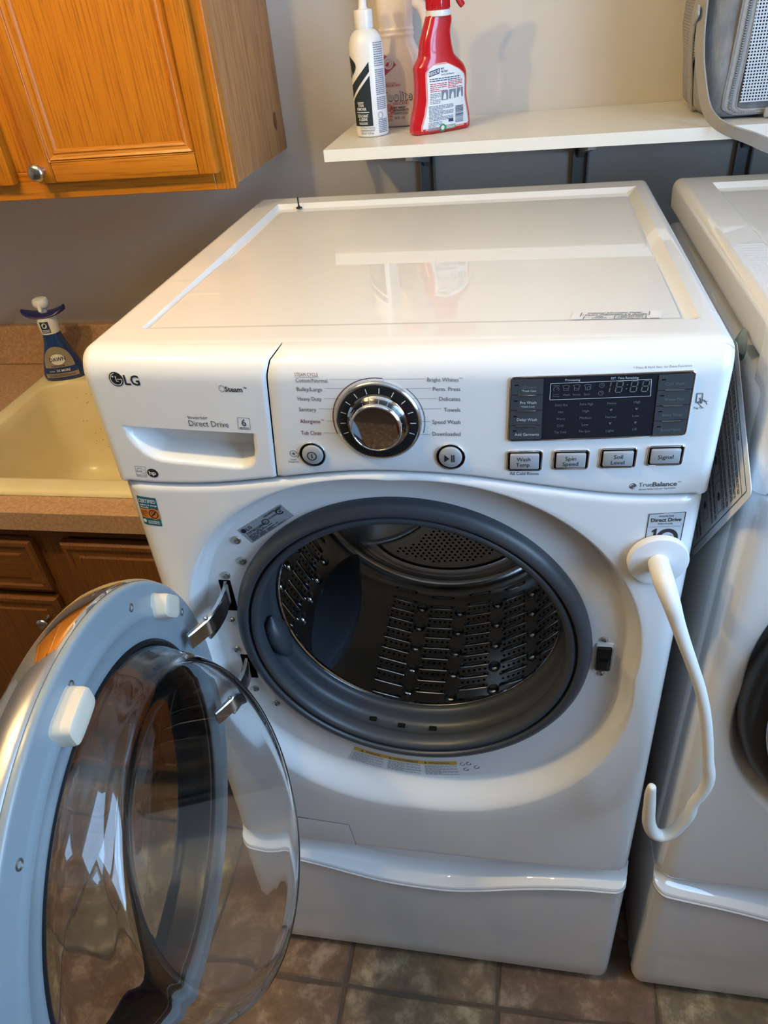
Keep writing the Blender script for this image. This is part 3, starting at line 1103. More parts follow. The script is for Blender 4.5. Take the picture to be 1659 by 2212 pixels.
# touch keys: four down each side
def key_quad(side, k):
    xa0, xb0 = (.4760, .5068) if side == 0 else (.6152, .6474)
    xa1, xb1 = (.4745, .5071) if side == 0 else (.6172, .6482)
    zt0 = (1.3022, 1.3020) if side == 0 else (1.3026, 1.3031)
    zb0 = (1.2332, 1.2335) if side == 0 else (1.2352, 1.2362)
    t0, t1 = k / 4 + .006, (k + 1) / 4 - .006
    return [(lerp(xa0, xa1, t0), lerp(zt0[0], zb0[0], t0)), (lerp(xb0, xb1, t0), lerp(zt0[1], zb0[1], t0)),
            (lerp(xb0, xb1, t1), lerp(zt0[1], zb0[1], t1)), (lerp(xa0, xa1, t1), lerp(zt0[0], zb0[0], t1))]
for side in (0, 1):
    for k in range(4):
        curved_plate(key_quad(side, k), .0016, .0008, 5, 2).build('touch_key', M['key'], dsp)
for (a, b), (c, d) in [tuple(map(tuple, q)) for q in G_BARS]:
    g = Geo()
    n = 6
    g.tube([PM(lerp(a, c, k / n), lerp(b, d, k / n), .0027) for k in range(n + 1)], .0006, 8).build('key_trim_bar', M['chrome'], dsp)
ink = Ink()
for q in G_LED:
    x, z = q[0]
    ink.rect(x - .0018, z - .0006, x + .0018, z + .0006)
ink.build('indicator_light', lambda x, z: PM(x, z, .0027), M['void'], dsp)
ink = Ink()
for s, a, b, c, d, h in T_WHITE:
    ink.text(s, a, b, c, d, h)
q = [tuple(p) for p in G_DISPLAY[2]]
for i in range(4):
    a, b = q[i], q[(i + 1) % 4]
    ink.line([(lerp(a[0], b[0], k / 8), lerp(a[1], b[1], k / 8)) for k in range(9)], .0005)
ink.build('lettering', lambda x, z: PM(x, z, .0028), M['white_ink'], dsp)
ink = Ink()
for s, a, b, c, d, h in T_DIM:
    ink.text(s, a, b, c, d, h)
for x, z in [tuple(G_DISPLAY[i][0]) for i in (10, 11, 12, 13)]:
    ink.poly([(x - .0016, z + .0012), (x + .0016, z + .0012), (x, z - .0013)])
# processing pictograms
for i in (3, 4, 5, 6):
    x, z = G_DISPLAY[i][0]
    if i == 3:
        ink.arc(x, z - .001, .0026, .0004, -40, 220, 16)
        ink.line([(x, z - .001), (x + .0017, z + .0006)], .0004)
        ink.line([(x - .003, z + .0028), (x + .003, z + .0028)], .0004)
    else:
        ink.line([(x - .0033, z + .0026), (x - .001, z + .0033), (x + .001, z + .0033), (x + .0033, z + .0026), (x + .0022, z + .0006), (x + .0022, z - .0026), (x - .0022, z - .0026), (x - .0022, z + .0006), (x - .0033, z + .0026)], .0004)
        if i == 6:
            ink.arc(x + .0012, z - .0008, .0018, .0004)
        else:
            ink.line([(x - .0022, z - .0006), (x - .0007, z - .0001), (x + .0007, z - .0010), (x + .0022, z - .0004)], .0004)
for i in (7, 8):
    x, z = G_DISPLAY[i][0]
    ink.arc(x, z, .0023, .0004)
    ink.line([(x, z), (x, z + .0015)], .0004)
    ink.line([(x, z), (x + .0012, z)], .0004)
x, z = .4870, 1.2930
ink.arc(x, z, .0013, .0004)
ink.build('dim_lettering', lambda x, z: PM(x, z, .0028), M['dim_ink'], dsp)
# unlit seven segment digits 18:88
ink = Ink()
def digit(x, z, w, h, segs, sl=.10):
    def P(u, v):
        return (x + u * w + v * h * sl, z + v * h)
    t = .07
    S_ = {'a': ((.1, 1), (.9, 1)), 'g': ((.12, .5), (.88, .5)), 'd': ((.1, 0), (.9, 0)), 'f': ((0, .56), (0, .95)), 'b': ((1, .56), (1, .95)), 'e': ((0, .05), (0, .44)), 'c': ((1, .05), (1, .44))}
    for s in segs:
        ink.line([P(*S_[s][0]), P(*S_[s][1])], .0009)
zb, dh = 1.2858, .0115
digit(.5640, zb, .006, dh, 'bc')
digit(.5757, zb, .0058, dh, 'abcdefg')
digit(.5895, zb, .0058, dh, 'abcdefg')
digit(.6002, zb, .0058, dh, 'abcdefg')
for v in (.3, .68):
    ink.disc(.5857 + v * dh * .1, zb + v * dh, .0006, 10)
ink.build('time_digits', lambda x, z: PM(x, z, .0030), M['seg_ink'], dsp)

# four oblong option buttons
BT = [((.4729, 1.1953), (.5089, 1.2187)), ((.5207, 1.1966), (.5566, 1.2189)), ((.5682, 1.1976), (.6043, 1.2203)), ((.6157, 1.1996), (.6508, 1.2219))]
for i, ((xa, za), (xb, zb)) in enumerate(BT):
    xm = (xa + xb) / 2
    yaw = math.atan(0.26 * (xm - .335))
    rot = Matrix.Rotation(yaw, 3, 'Z')
    y = bow(xm)
    fr = round_quad([(xa + .0004, 0, zb), (xb, 0, zb), (xb - .0004, 0, za), (xa, 0, za)], .003, 4)
    c = Vector((xm, 0, (za + zb) / 2))
    fr = [c + Vector((0, y, 0)) + rot @ (Vector(p) - c) for p in fr]
    well = Geo()
    well.v = [tuple(p + Vector((0, -.0006, 0))) for p in fr]
    well.f = [tuple(range(len(fr)))]
    b = Geo().box(xa + .0030, xb - .0030, y - .0042, y + .001, za + .0028, zb - .0028, .0011, 2, rot).build('option_button', M['silver'], washer)
    lp = [Vector((p.x, p.y - .0008, p.z)) for p in fr]
    Geo().tube(lp + [lp[0], lp[1]], .0010, 8, cap=False, up=(0, -1, 0)).build('chrome_frame', M['chrome'], b)
    well.build('button_well', M['void'], b, smooth=False)
    ink = Ink()
    for s, a, bb, cc, d, h in T_BUTTON:
        if xa < a < xb:
            ink.text(s, a, bb, cc, d, h)
    ink.build('lettering', lambda x, z, xm=xm, y=y, yaw=yaw: (x, y + (x - xm) * math.tan(yaw) - .0044, z), M['ink'], b)

# round power and start buttons
for name, bx, bz, r in (('power_button', .2604, 1.2130, .0150), ('start_button', .4130, 1.2124, .0157)):
    y = bow(bx)
    n = (0, -1, 0)
    b = Geo().lathe([(r * .80, 0), (r * .80, .0020), (r * .77, .0034), (r * .70, .0040), (r * .4, .0047), (0, .0049)], (bx, y, bz), n, (1, 0, 0), 40).build(name, M['silver'], washer)
    Geo().lathe([(r * 1.03, -.001), (r * 1.03, .0012), (r * 1.0, .0022), (r * .94, .0022), (r * .91, .0008), (r * .91, -.001)], (bx, y, bz), n, (1, 0, 0), 40).build('chrome_rim', M['chrome'], b)
    Geo().lathe([(0, .0006), (r * .92, .0006)], (bx, y, bz), n, (1, 0, 0), 40).build('button_well', M['void'], b)
    ink = Ink()
    if name == 'power_button':
        ink.arc(bx, bz, .0050, .0011)
        ink.rect(bx - .0006, bz - .0026, bx + .0006, bz + .0026)
    else:
        ink.poly([(bx - .0062, bz + .0045), (bx - .0062, bz - .0045), (bx - .0008, bz)])
        ink.rect(bx + .0012, bz - .0045, bx + .0024, bz + .0045)
        ink.rect(bx + .0034, bz - .0045, bx + .0046, bz + .0045)
    ink.build('symbol', lambda x, z, y=y, bx=bx, bz=bz, r=r: (x, y - .0056 + .0006 * min(1, math.hypot(x - bx, z - bz) / (r * .6)), z), M['ink'], b)

# cycle dial
y = bow(DX)
n = (0, -1, 0)
dial = Geo().lathe([(.0330, .0045), (.0310, .0048), (.0296, .0070), (.0284, .0100), (.0278, .0145), (.0272, .0170), (.0262, .0184), (.0250, .0189), (.0248, .0185), (.018, .0190), (.010, .0193), (0, .0194)],
                   (DX, y, DZ), n, (1, 0, 0), 72).build('cycle_dial', M['chrome'], washer)
Geo().lathe([(.0430, .0005), (.0428, .0040), (.0400, .0050), (.0330, .0045), (.0315, .0020)], (DX, y, DZ), n, (1, 0, 0), 72).build('dial_ring', M['black'], dial)
Geo().lathe([(.0462, -.001), (.0462, .0020), (.0452, .0036), (.0438, .0044), (.0428, .0040), (.0428, .0005)], (DX, y, DZ), n, (1, 0, 0), 72).build('chrome_rim', M['satin_chrome'], dial)
ink = Ink()
for a in (104, 83, 123, 61, 142, 40, 161.5, 19, 180.5, 0, 199, -19):
    a = math.radians(a)
    ink.line([(DX + .0345 * math.cos(a), DZ + .0345 * math.sin(a)), (DX + .0405 * math.cos(a), DZ + .0405 * math.sin(a))], .0009)
ink.build('tick_marks', lambda x, z: (x, y - .0055, z), M['white_ink'], dial)

# stickers on the body
def sticker(name, q, m, parent, fn, thick=.0004):
    """Four-cornered decal following a surface: q = tl, tr, br, bl."""
    g = Geo()
    def at(u, v):
        return (lerp(lerp(q[0][0], q[1][0], u), lerp(q[3][0], q[2][0], u), v), lerp(lerp(q[0][1], q[1][1], u), lerp(q[3][1], q[2][1], u), v))
    g.grid([[fn(*at(u / 8, v / 6), thick) for u in range(9)] for v in range(7)])
    return g.build(name, m, parent), at
# certification sticker, teal and orange
cq = [(.0202, 1.1415), (.0466, 1.1397), (.0436, 1.0965), (.0174, 1.0972)]
cs, at = sticker('certification_sticker', cq, M['teal'], washer, lambda x, z, e: (x, face_y(x, z) + (0.026 - math.sqrt(max(0, .026 ** 2 - (max(0, .0275 - x)) ** 2))) - e - .0002, z))
def CS(e):
    return lambda u, v: (lambda p: (p[0], face_y(*p) + (0.026 - math.sqrt(max(0, .026 ** 2 - (max(0, .0275 - p[0])) ** 2))) - e - .0002, p[1]))(at(u, v))
ink = Ink()
ink.rect(0, .42, 1, .74, 6)
ink.disc(.72, .58, .30, 24, .20)
ink.build('orange_band', CS(.0007), M['orange'], cs)
ink = Ink()
def vtext(ink, s, u0, v, u1, cap):
    """Text in sticker space where v runs down."""
    gv, gf = glyph_mesh(s, True)
    lo, hi = min(p[0] for p in gv), max(p[0] for p in gv)
    ink._add([(u0 + (p[0] - lo) / (hi - lo) * (u1 - u0), v - p[1] / CAP * cap) for p in gv], gf)
vtext(ink, 'CERTIFIED', .05, .20, .95, .12)
vtext(ink, 'asthma & allergy', .08, .30, .97, .055)
vtext(ink, 'friendly', .10, .38, .52, .055)
ink.disc(.14, .85, .10, 16, .065)
ink.fine_lines(.32, .92, .82, .94, 3, .018)
ink.build('lettering', CS(.0009), M['label_white'], cs)
ink = Ink()
ink.arc(.70, .58, .22, .045, 0, 360, 24, .145)
ink.line([(.55, .68), (.85, .48)], .04)
ink.arc(.70, .55, .09, .03, 0, 360, 16, .06)
ink.fine_lines(.05, .40, .46, .68, 5, .016)
ink.build('emblem', CS(.0010), M['ink'], cs)
# ten year motor sticker
tq = [(.6269, 1.1358), (.6652, 1.1372), (.6652, 1.0900), (.6266, 1.0890)]
ts, at10 = sticker('motor_sticker', tq, M['sticker_clear'], washer, lambda x, z, e: (x, face_y(x, z) - e + (.026 - math.sqrt(max(0, .026 ** 2 - (max(0, x - (W - .0275))) ** 2))), z))
def TF(x, z, e=.0008):
    return (x, face_y(x, z) - e + (.026 - math.sqrt(max(0, .026 ** 2 - (max(0, x - (W - .0275))) ** 2))), z)
ink = Ink()
for s, a, b, c, d, h in T_TEN:
    ink.text(s, a, b, c, d, h, s == 'Direct Drive')
frame(ink, [tuple(p) for p in tq], .0007)
ink.line([(.6294, 1.1180), (.6625, 1.1186)], .0003)
ink.poly([(.6325, 1.1125), (.6362, 1.1157), (.6376, 1.1157), (.6370, 1.0930), (.6342, 1.0930), (.6347, 1.1115), (.6325, 1.1105)])
ink.arc(.6497, 1.1020, .0098, .0042, 0, 360, 32, .0110)
ink.build('lettering', TF, M['ink'], ts)

# rating label on the sunken ring
rq = [(.1312, 1.0745), (.1962, 1.1175), (.2112, 1.1005), (.1472, 1.0540)]
rs, atr = sticker('rating_label', rq, M['foil'], washer, lambda x, z, e: (x, .036 - e - .0002, z))
ink = Ink()
def RL(u, v):
    p = atr(u, v)
    return (p[0], .0350, p[1])
ink.disc(.075, .20, .05, 16, .13)
vtext(ink, 'LG', .14, .30, .25, .18)
vtext(ink, '710TWLJ1S8936', .07, .52, .50, .13)
for k, (e, w) in enumerate(((.42, .0), (.62, .0), (.36, 0), (.70, 0), (.55, 0), (.82, 0))):
    ink.fine_lines(.05, e, .57 + k * .065, .615 + k * .065, 1, .032)
ink.arc(.53, .40, .062, .018, 0, 360, 20, .15)
vtext(ink, 'UL', .50, .45, .565, .11)
vtext(ink, 'US LISTED', .61, .40, .80, .09)
ink.arc(.88, .32, .062, .024, 40, 320, 20, .16)
vtext(ink, 'SA', .855, .38, .92, .14)
ink.fine_lines(.58, .98, .06, .18, 2, .03)
ink.build('lettering', RL, M['ink'], rs)

# warning strip under the opening: an arc band on the sunken ring
def WL(a, r, e=.0006):
    """a: degrees round the opening, r: radius from its centre."""
    t = math.radians(a)
    x, z = .343 + r * math.cos(t), .878 + r * math.sin(t)
    b = math.atan2(z - .868, x - .343)
    d = math.hypot(x - .343, z - .868)
    return (x, ring_y(d, b) - e, z)
g = Geo()
A0, A1, RI, RO = -113.5, -69.0, .2590, .2960
g.grid([[WL(lerp(A0, A1, k / 24), lerp(RI, RO, j / 10)) for k in range(25)] for j in range(11)])
ws = g.build('warning_label', M['label_white'], washer)
g = Geo()
g.grid([[WL(lerp(A0, -77.0, k / 20), r, .0009) for k in range(21)] for r in (RI, RI + .003, RI + .006, RI + .0085)])
g.build('yellow_band', M['yellow'], ws)
ink = Ink()
def arc_text(ink, s, a0, a1, r, cap):
    gv, gf = glyph_mesh(s, True)
    lo, hi = min(p[0] for p in gv), max(p[0] for p in gv)
    ink._add([(lerp(a0, a1, (p[0] - lo) / (hi - lo)), r - p[1] / CAP * cap) for p in gv], gf)
for s, a, b in (('WARNING', -109.5, -104.0), ('AVERTISSEMENT', -99.5, -90.5), ('ADVERTENCIA', -87, -79.5)):
    arc_text(ink, s, a, b, RI + .0066, .0044)
    ink.poly([(a - 1.7, RI + .0066), (a - .5, RI + .0066), (a - 1.1, RI + .0018)])
for a, b in ((-113, -102.5), (-101, -90), (-88.5, -77.5)):
    n = 10
    for i in range(n):
        r = lerp(RI + .0098, RO - .0025, (i + .5) / n)
        aa = a
        end = b if i % 3 != 2 else lerp(a, b, .5)
        while aa < end:
            w = random.uniform(.5, 1.5)
            ink.rect(aa, r - .0004, min(aa + w, end), r + .0004)
            aa += w + .25
for a, r in ((-75.2, RI + .008), (-73, RI + .008), (-74.8, RI + .022), (-71.0, RI + .019)):
    ink.arc(a, r, .75, .22, 0, 300, 12, .0036)
ink.build('lettering', lambda a, r: WL(a, r, .0011), M['ink_gray'], ws)

# lid label and the little clip at the back of the lid
def LM(u, v, e=.0006):
    x = lerp(lerp(.5386, .6285, u), lerp(.5325, .6240, u), v)
    yy = lerp(.1085, .0850, v)
    return (x, yy, H - plate_depth(yy) * smooth((yy - .082) / .007) + e)
g = Geo()
g.grid([[LM(u / 6, v / 3) for u in range(7)] for v in range(4)])
ll = g.build('information_label', M['label_white'], washer)
ink = Ink()
vtext(ink, 'Customer Information Center', .17, .30, .78, .15)
vtext(ink, "/ Centre d'information \u00e0 la client\u00e8le", .12, .50, .84, .15)
vtext(ink, 'USA', .28, .71, .36, .11)
vtext(ink, 'CANADA', .24, .88, .41, .11)
vtext(ink, '1-800-243-0000', .53, .69, .80, .11)
vtext(ink, '1-888-542-2623', .53, .86, .80, .11)
for q in ([(.10, .12), (.86, .12), (.86, .56), (.10, .56)], [(.15, .60), (.83, .60), (.83, .92), (.15, .92)]):
    frame(ink, q, .008)
ink.line([(.49, .60), (.49, .92)], .008)
ink.line([(.15, .76), (.83, .76)], .012)
ink.fine_lines(.48, .98, .94, .99, 1, .03)
ink.build('lettering', lambda u, v: LM(u, v, .0010), M['ink_gray'], ll)
clip = Geo()
clip.lathe([(0, 0), (.0055, 0), (.0055, .0014), (.0028, .0022), (.0014, .005), (.0014, .017), (.0008, .019), (0, .019)], (.0935, .6400, H - .0048), (0, 0, 1), N=12)
tag(clip.build('clip_pin', M['metal_dark']), 'small black pin standing at the back left of the washer lid', 'pin')

# drain filter cover low on the left
fq = [(.090, .4760), (.2160, .4690), (.2225, .4080), (.090, .4080)]
def FC(u, v, e):
    x = lerp(lerp(fq[0][0], fq[1][0], u), lerp(fq[3][0], fq[2][0], u), v)
    z = lerp(lerp(fq[0][1], fq[1][1], u), lerp(fq[3][1], fq[2][1], u), v)
    return (x, face_y(x, z) + .0 - e, z)
g = Geo()
g.grid([[FC(u / 8, v / 5, .0012 if 0 < u < 8 and 0 < v < 5 else .0005) for u in range(9)] for v in range(6)])
fc = g.build('filter_cover', M['enamel'], washer)
ink = Ink()
ink.line([fq[0], fq[1], fq[2]], .0016)
ink.line([(.127, .4745), (.146, .4735)], .003)
ink.build('cover_gap', FM, M['seam'], fc)

# door seal
GC = (.343, 0, .889)
NY = (0, 1, 0)
gasket = Geo().lathe([(.2440, .0362), (.2445, .031), (.2425, .0240), (.2385, .0195), (.2330, .0172), (.2275, .0170), (.2262, .0180), (.2255, .0230), (.2245, .0270), (.2232, .0270), (.2222, .0215), (.2205, .0195), (.2150, .0205), (.2118, .0240), (.2100, .0320),
                      (.2110, .0400), (.2150, .0460), (.2225, .0500), (.2275, .0560), (.2290, .0650), (.2270, .0730), (.2220, .0780), (.2140, .0805), (.2080, .0840), (.2060, .0900), (.2080, .0960), (.2150, .0990), (.2300, .1010)],
                     GC, NY, (1, 0, 0), 128).build('door_gasket', M['rubber'], washer, angle=60)
# moulded spout on the left of the seal
g = Geo()
ax = []
for t, w, h in ((0, .002, .002), (.15, .017, .010), (.4, .024, .016), (.7, .020, .014), (.92, .010, .007), (1, .002, .002)):
    a = math.radians(lerp(182, 204, t))
    c = Vector((.343 + .2150 * math.cos(a), .077, .889 + .2150 * math.sin(a)))
    rad = Vector((math.cos(a), 0, math.sin(a)))
    ring = []
    for k in range(12):
        b = 2 * PI * k / 12
        ring.append(c + Vector((0, 1, 0)) * (w * math.cos(b)) + rad * (h * math.sin(b)))
    ax.append(ring)
g.grid(ax, True).build('spout', M['rubber'], gasket, angle=60)
for a in (250, 262, 275):
    t = math.radians(a)
    r = .2245
    Geo().box(.343 + r * math.cos(t) - .006, .343 + r * math.cos(t) + .006, .062, .070, .889 + r * math.sin(t) - .0045, .889 + r * math.sin(t) - .0015, .0012).build('drain_slot', M['void'], gasket)

# drum
DC = Vector((.345, 0, .885))
DR, DY0, DY1 = .262, .120, .445
drum = Geo().lathe([(.2075, .1000), (.2060, .1015), (.2060, .1040), (.2085, .1060), (.2300, .1120), (.2500, .1170), (.2600, .124), (.2620, .132), (.2635, .20), (.2635, .36), (.2620, .425), (.2560, .440), (.2500, .445)],
                   DC, NY, (1, 0, 0), 128).build('drum', M['drum'], washer, angle=50)
Geo().lathe([(.2100, .0985), (.2070, .0975), (.2052, .0990), (.2050, .1015), (.2068, .1035)], DC, NY, (1, 0, 0), 128).build('drum_rim', M['chrome'], drum)
back = Geo().lathe([(.2520, .444), (.2470, .4480), (.2440, .4480), (.2405, .4450), (.2300, .4450), (.1500, .4450), (.0700, .4450), (0, .4450)],
                   DC, NY, (1, 0, 0), 128).build('drum_back', M['drum_back'], drum, angle=60)
def DB(r, a, y):
    t = math.radians(a)
    return (DC.x + r * math.cos(t), y, DC.z + r * math.sin(t))
def lobe(base_a, ins):
    h = 47 - math.degrees(ins / .17)
    ri, ro = .070 + ins * .6, .214 - ins
    n = 26
    pts = [(ro - .010 * abs(k / n * 2 - 1) ** 6, lerp(-h, h, k / n)) for k in range(n + 1)] + [(lerp(ro - .010, ri, k / 8), lerp(h, h * .40, k / 8)) for k in range(1, 8)] + \
          [(ri, lerp(h * .40, -h * .40, k / 8)) for k in range(9)] + [(lerp(ri, ro - .010, k / 8), lerp(-h * .40, -h, k / 8)) for k in range(1, 8)]
    return [(r, base_a + a) for r, a in pts]
for base_a in (-84, 36, 156):
    g = Geo()
    g.grid([[DB(r, a, y) for r, a in lobe(base_a, ins)] for ins, y in ((-.022, .4452), (-.017, .4410), (-.010, .4385), (-.004, .4400), (.0, .4436))], True)
    g.build('lobe_rim', M['drum_back'], drum, angle=60)
    g = Geo()
    g.grid([[DB(r, a, y) for r, a in lobe(base_a, ins)] for ins, y in ((.0, .4436), (.006, .4438))], True)
    g.build('lobe_groove', M['black_gloss'], drum, angle=60)
    g = Geo()
    g.grid([[DB(r, a, y) for r, a in lobe(base_a, ins)] for ins, y in ((.006, .4438), (.010, .4400), (.016, .4385))], True)
    n = len(lobe(0, 0))
    g.f.append(tuple(len(g.v) - n + k for k in range(n)))
    g.build('perforated_plate', M['drum_tan'], drum, angle=30)
    holes = Geo()
    rnd = random.Random(2)
    for i in range(-13, 14):
        for j in range(0, 12):
            px_ = i * .0112 + (.0056 if j % 2 else 0)
            pr = .104 + j * .0074
            a = math.degrees(math.atan2(px_, pr))
            r = math.hypot(px_, pr)
            if r > .190 or r < .10 or abs(a) > lerp(14, 37, (r - .10) / .09):
                continue
            c = DB(r, base_a + a, .4381)
            b = len(holes.v)
            holes.v += [(c[0] + .0026 * math.cos(k * PI / 4), c[1], c[2] + .0026 * math.sin(k * PI / 4)) for k in range(8)]
            holes.f.append(tuple(b + k for k in range(8)))
    h = holes.build('perforations', M['void'], drum, smooth=False)
    h['kind'] = 'stuff'
def DW(y, a, e=0.0, r0=.2635):
    t = math.radians(a)
    r = r0 - e
    return Vector((DC.x + r * math.cos(t), y, DC.z + r * math.sin(t)))
BAFFLE_ANG = (-134, -14, 106)
def near_baffle(a):
    return min(abs((a - b + 180) % 360 - 180) for b in BAFFLE_ANG)
holes, bosses, pads = Geo(), Geo(), Geo()
BLK = 16.364
for blk in range(22):
    a0 = 8 + blk * BLK
    for jrow in range(21):
        yy = .148 + jrow * .0132 + (.0066 if blk % 2 else 0)
        if yy > .425:
            continue
        lift = .0013 if jrow % 2 == 0 else 0.0
        if near_baffle(a0) < 13:
            continue
        for k in range(5):
            a = a0 + (k - 2) * 2.15
            c = DW(yy, a, .0006 + lift)
            t1 = Vector((-math.sin(math.radians(a)), 0, math.cos(math.radians(a))))
            b = len(holes.v)
            holes.v += [tuple(c + Vector((0, .0024 * math.cos(q * PI / 3), 0)) + t1 * (.0026 * math.sin(q * PI / 3))) for q in range(6)]
            holes.f.append(tuple(b + q for q in range(6)))
        if lift:
            rows = []
            for s_, hh in ((1.0, -.0004), (.78, .0012)):
                ringp = []
                for q in range(16):
                    th_ = 2 * PI * (q + .5) / 16
                    du = math.cos(th_)
                    a = a0 + (4.9 if du > 0 else -4.9) + du * 1.25 * s_
                    ringp.append(DW(yy + .0056 * s_ * math.sin(th_), a, hh))
                rows.append(ringp)
            pads.grid(rows, True)
            nn = len(pads.v)
            pads.f.append(tuple(nn - 16 + q for q in range(16)))
        if jrow % 4 == 1:
            ab = a0 + BLK / 2
            if near_baffle(ab) < 12:
                continue
            rows = []
            t1 = Vector((-math.sin(math.radians(ab)), 0, math.cos(math.radians(ab))))
            for rr_, hh in ((.0118, -.0006), (.0104, .0030), (.0072, .0056), (.003, .0068)):
                rows.append([DW(yy, ab, hh) + Vector((0, rr_ * math.cos(q * PI / 7), 0)) + t1 * (rr_ * math.sin(q * PI / 7)) for q in range(14)])
            bosses.grid(rows, True)
            nn = len(bosses.v)
            bosses.f.append(tuple(nn - 14 + q for q in range(14)))
o = holes.build('wall_perforations', M['void'], drum, smooth=False); o['kind'] = 'stuff'
o = bosses.build('wall_bosses', M['drum'], drum, angle=60); o['kind'] = 'stuff'
o = pads.build('wall_ridges', M['drum'], drum, angle=60); o['kind'] = 'stuff'
for ba in BAFFLE_ANG:
    g = Geo()
    rows = []
    for t in [k / 16 for k in range(17)]:
        y = lerp(.138, .436, t)
        w = 9.5 * math.sin(PI * min(1, max(0, t * .96 + .02))) ** .62 + .6
        hgt = .062 * math.sin(PI * min(1, t * .94 + .03)) ** .55 + .002
        sway = 4.5 * math.sin(2 * PI * t * .9)
        prof = []
        for k in range(15):
            u = lerp(-1, 1, k / 14)
            e = hgt * max(0.0, 1 - abs(u) ** 1.25) ** .9
            prof.append(DW(y, ba + sway * .6 * (e / .06) + u * w, e - .001))
        rows.append(prof)
    g.grid(rows)
    bf = g.build('drum_baffle', M['baffle'], drum, angle=60)

# screws round the opening, latch strike, hinge slots
def screw(x, z, r, y=.036):
    s = Geo().lathe([(r, 0), (r, .0016), (r * .92, .0026), (r * .7, .0034), (r * .45, .0040), (r * .42, .0022), (r * .25, .0018), (0, .0018)], (x, y, z), (0, -1, 0), (1, 0, 0), 18)
    return s.build('screw', M['zinc'], washer, angle=30)
for x, z, r in ((.1262, 1.0584, .0063), (.1265, 1.0233, .0063), (.0976, .9957, .0063), (.0830, .8509, .0060), (.0953, .7653, .0060), (.1240, .7338, .0055), (.0890, .9126, .0040),
                (.1022, .9091, .0026), (.1037, .8479, .0026), (.6018, .9150, .0044), (.6026, .8510, .0044)):
    screw(x, z, r)
g = Geo().box(.5920, .6145, .0335, .037, .8560, .9080, .003)
lt = g.build('latch_plate', M['enamel'], washer)
Geo().box(.5932, .6128, .0290, .036, .8600, .9030, .0025).build('latch_strike', M['black_gloss'], lt)
Geo().box(.5975, .6095, .0282, .0300, .8800, .8860, .0010).build('latch_slot', M['void'], lt)
SLOTS = [((.0845, .1015), (.9300, .9870)), ((.0855, .1045), (.7900, .8400))]
for (xa, xb), (za, zb) in SLOTS:
    Geo().box(xa, xb, .0353, .0368, za, zb, .0012).build('hinge_slot', M['void'], washer, smooth=False)

# ------------------------------------------------------------------ the open door
C0 = Vector((.0857, -.2718, .8685))
TH = -1.4482
U = Vector((math.cos(TH), math.sin(TH), 0))
NN = Vector((-math.sin(TH), math.cos(TH), 0))
ZZ = Vector((0, 0, 1))
def DP(a, b, h):
    return C0 + U * a + ZZ * b + NN * h
# a part of the washer with pieces of its own
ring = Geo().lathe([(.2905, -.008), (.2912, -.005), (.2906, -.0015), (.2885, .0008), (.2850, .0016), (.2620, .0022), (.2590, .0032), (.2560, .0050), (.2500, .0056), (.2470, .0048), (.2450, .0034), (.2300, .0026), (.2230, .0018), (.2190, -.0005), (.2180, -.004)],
                   C0, NN, U, 128).build('door', M['door_white'], washer, angle=40)
Geo().lathe([(.2915, -.0062), (.2932, -.0085), (.2938, -.0130), (.2935, -.0220), (.2915, -.0330), (.2865, -.0430), (.2760, -.0500), (.2580, -.0540), (.2320, -.0550), (.2240, -.0530), (.2195, -.0480), (.2180, -.030)],
            C0, NN, U, 128).build('chrome_bezel', M['chrome'], ring, angle=60)
def bowl(thick):
    """Glass bowl: round wall up to a rim that is cut on the slant, shallow at the top and deep at the bottom."""
    prof = spline([(.2180, -.10), (.2172, 0), (.2150, .10), (.2095, .26), (.2025, .48), (.1940, .70), (.1865, .86), (.1800, .955), (.1730, .995), (.1650, 1.0)], 3)
    NA = 144
    rows = []
    def rim(a):
        return .0945 - .300 * .1667 * math.sin(a)
    for r, f in prof:
        row = []
        for k in range(NA):
            a = 2 * PI * k / NA
            h = rim(a) * f - thick * smooth(f) * 1.0
            rr_ = r - thick * (1 - .6 * smooth((f - .7) / .3))
            row.append(DP(rr_ * math.cos(a) - .008 * smooth(f), rr_ * math.sin(a) + .008 * smooth(f), h))
        rows.append(row)
    for r in (.150, .130, .100, .065, .030, .008):
        rows.append([DP(r * math.cos(2 * PI * k / NA) - .008, r * math.sin(2 * PI * k / NA) + .008, .0945 - .300 * r * math.sin(2 * PI * k / NA) - .012 * (1 - (r / .165) ** 2) - thick) for k in range(NA)])
    return rows
a_, b_ = bowl(0.0), bowl(.0062)
g = Geo()
n = len(a_[0])
g.grid(a_, True)
g.f.append(tuple(len(g.v) - n + k for k in range(n)))
b0 = len(g.v)
g.grid(b_, True)
g.f.append(tuple(len(g.v) - n + k for k in range(n)))
g.f += [(k, (k + 1) % n, b0 + (k + 1) % n, b0 + k) for k in range(n)]
g.build('door_glass', M['glass'], ring, angle=80)
Geo().lathe([(.2180, -.004), (.2176, -.012), (.2168, -.0400), (.2140, -.0425), (.1960, -.0432), (.1950, -.0440), (.1950, -.0455), (.2180, -.0470)], C0, NN, U, 128).build('window_border', M['black_gloss'], ring, angle=40)
Geo().lathe([(0, -.0462), (.1965, -.0462), (.1965, -.0440), (0, -.0440)], C0, NN, U, 96).build('outer_window', M['smoke'], ring)
Geo().lathe([(.2240, .0016), (.2205, .0030), (.2170, .0022), (.2165, -.002)], C0, NN, U, 128).build('glass_seal', M['black'], ring)
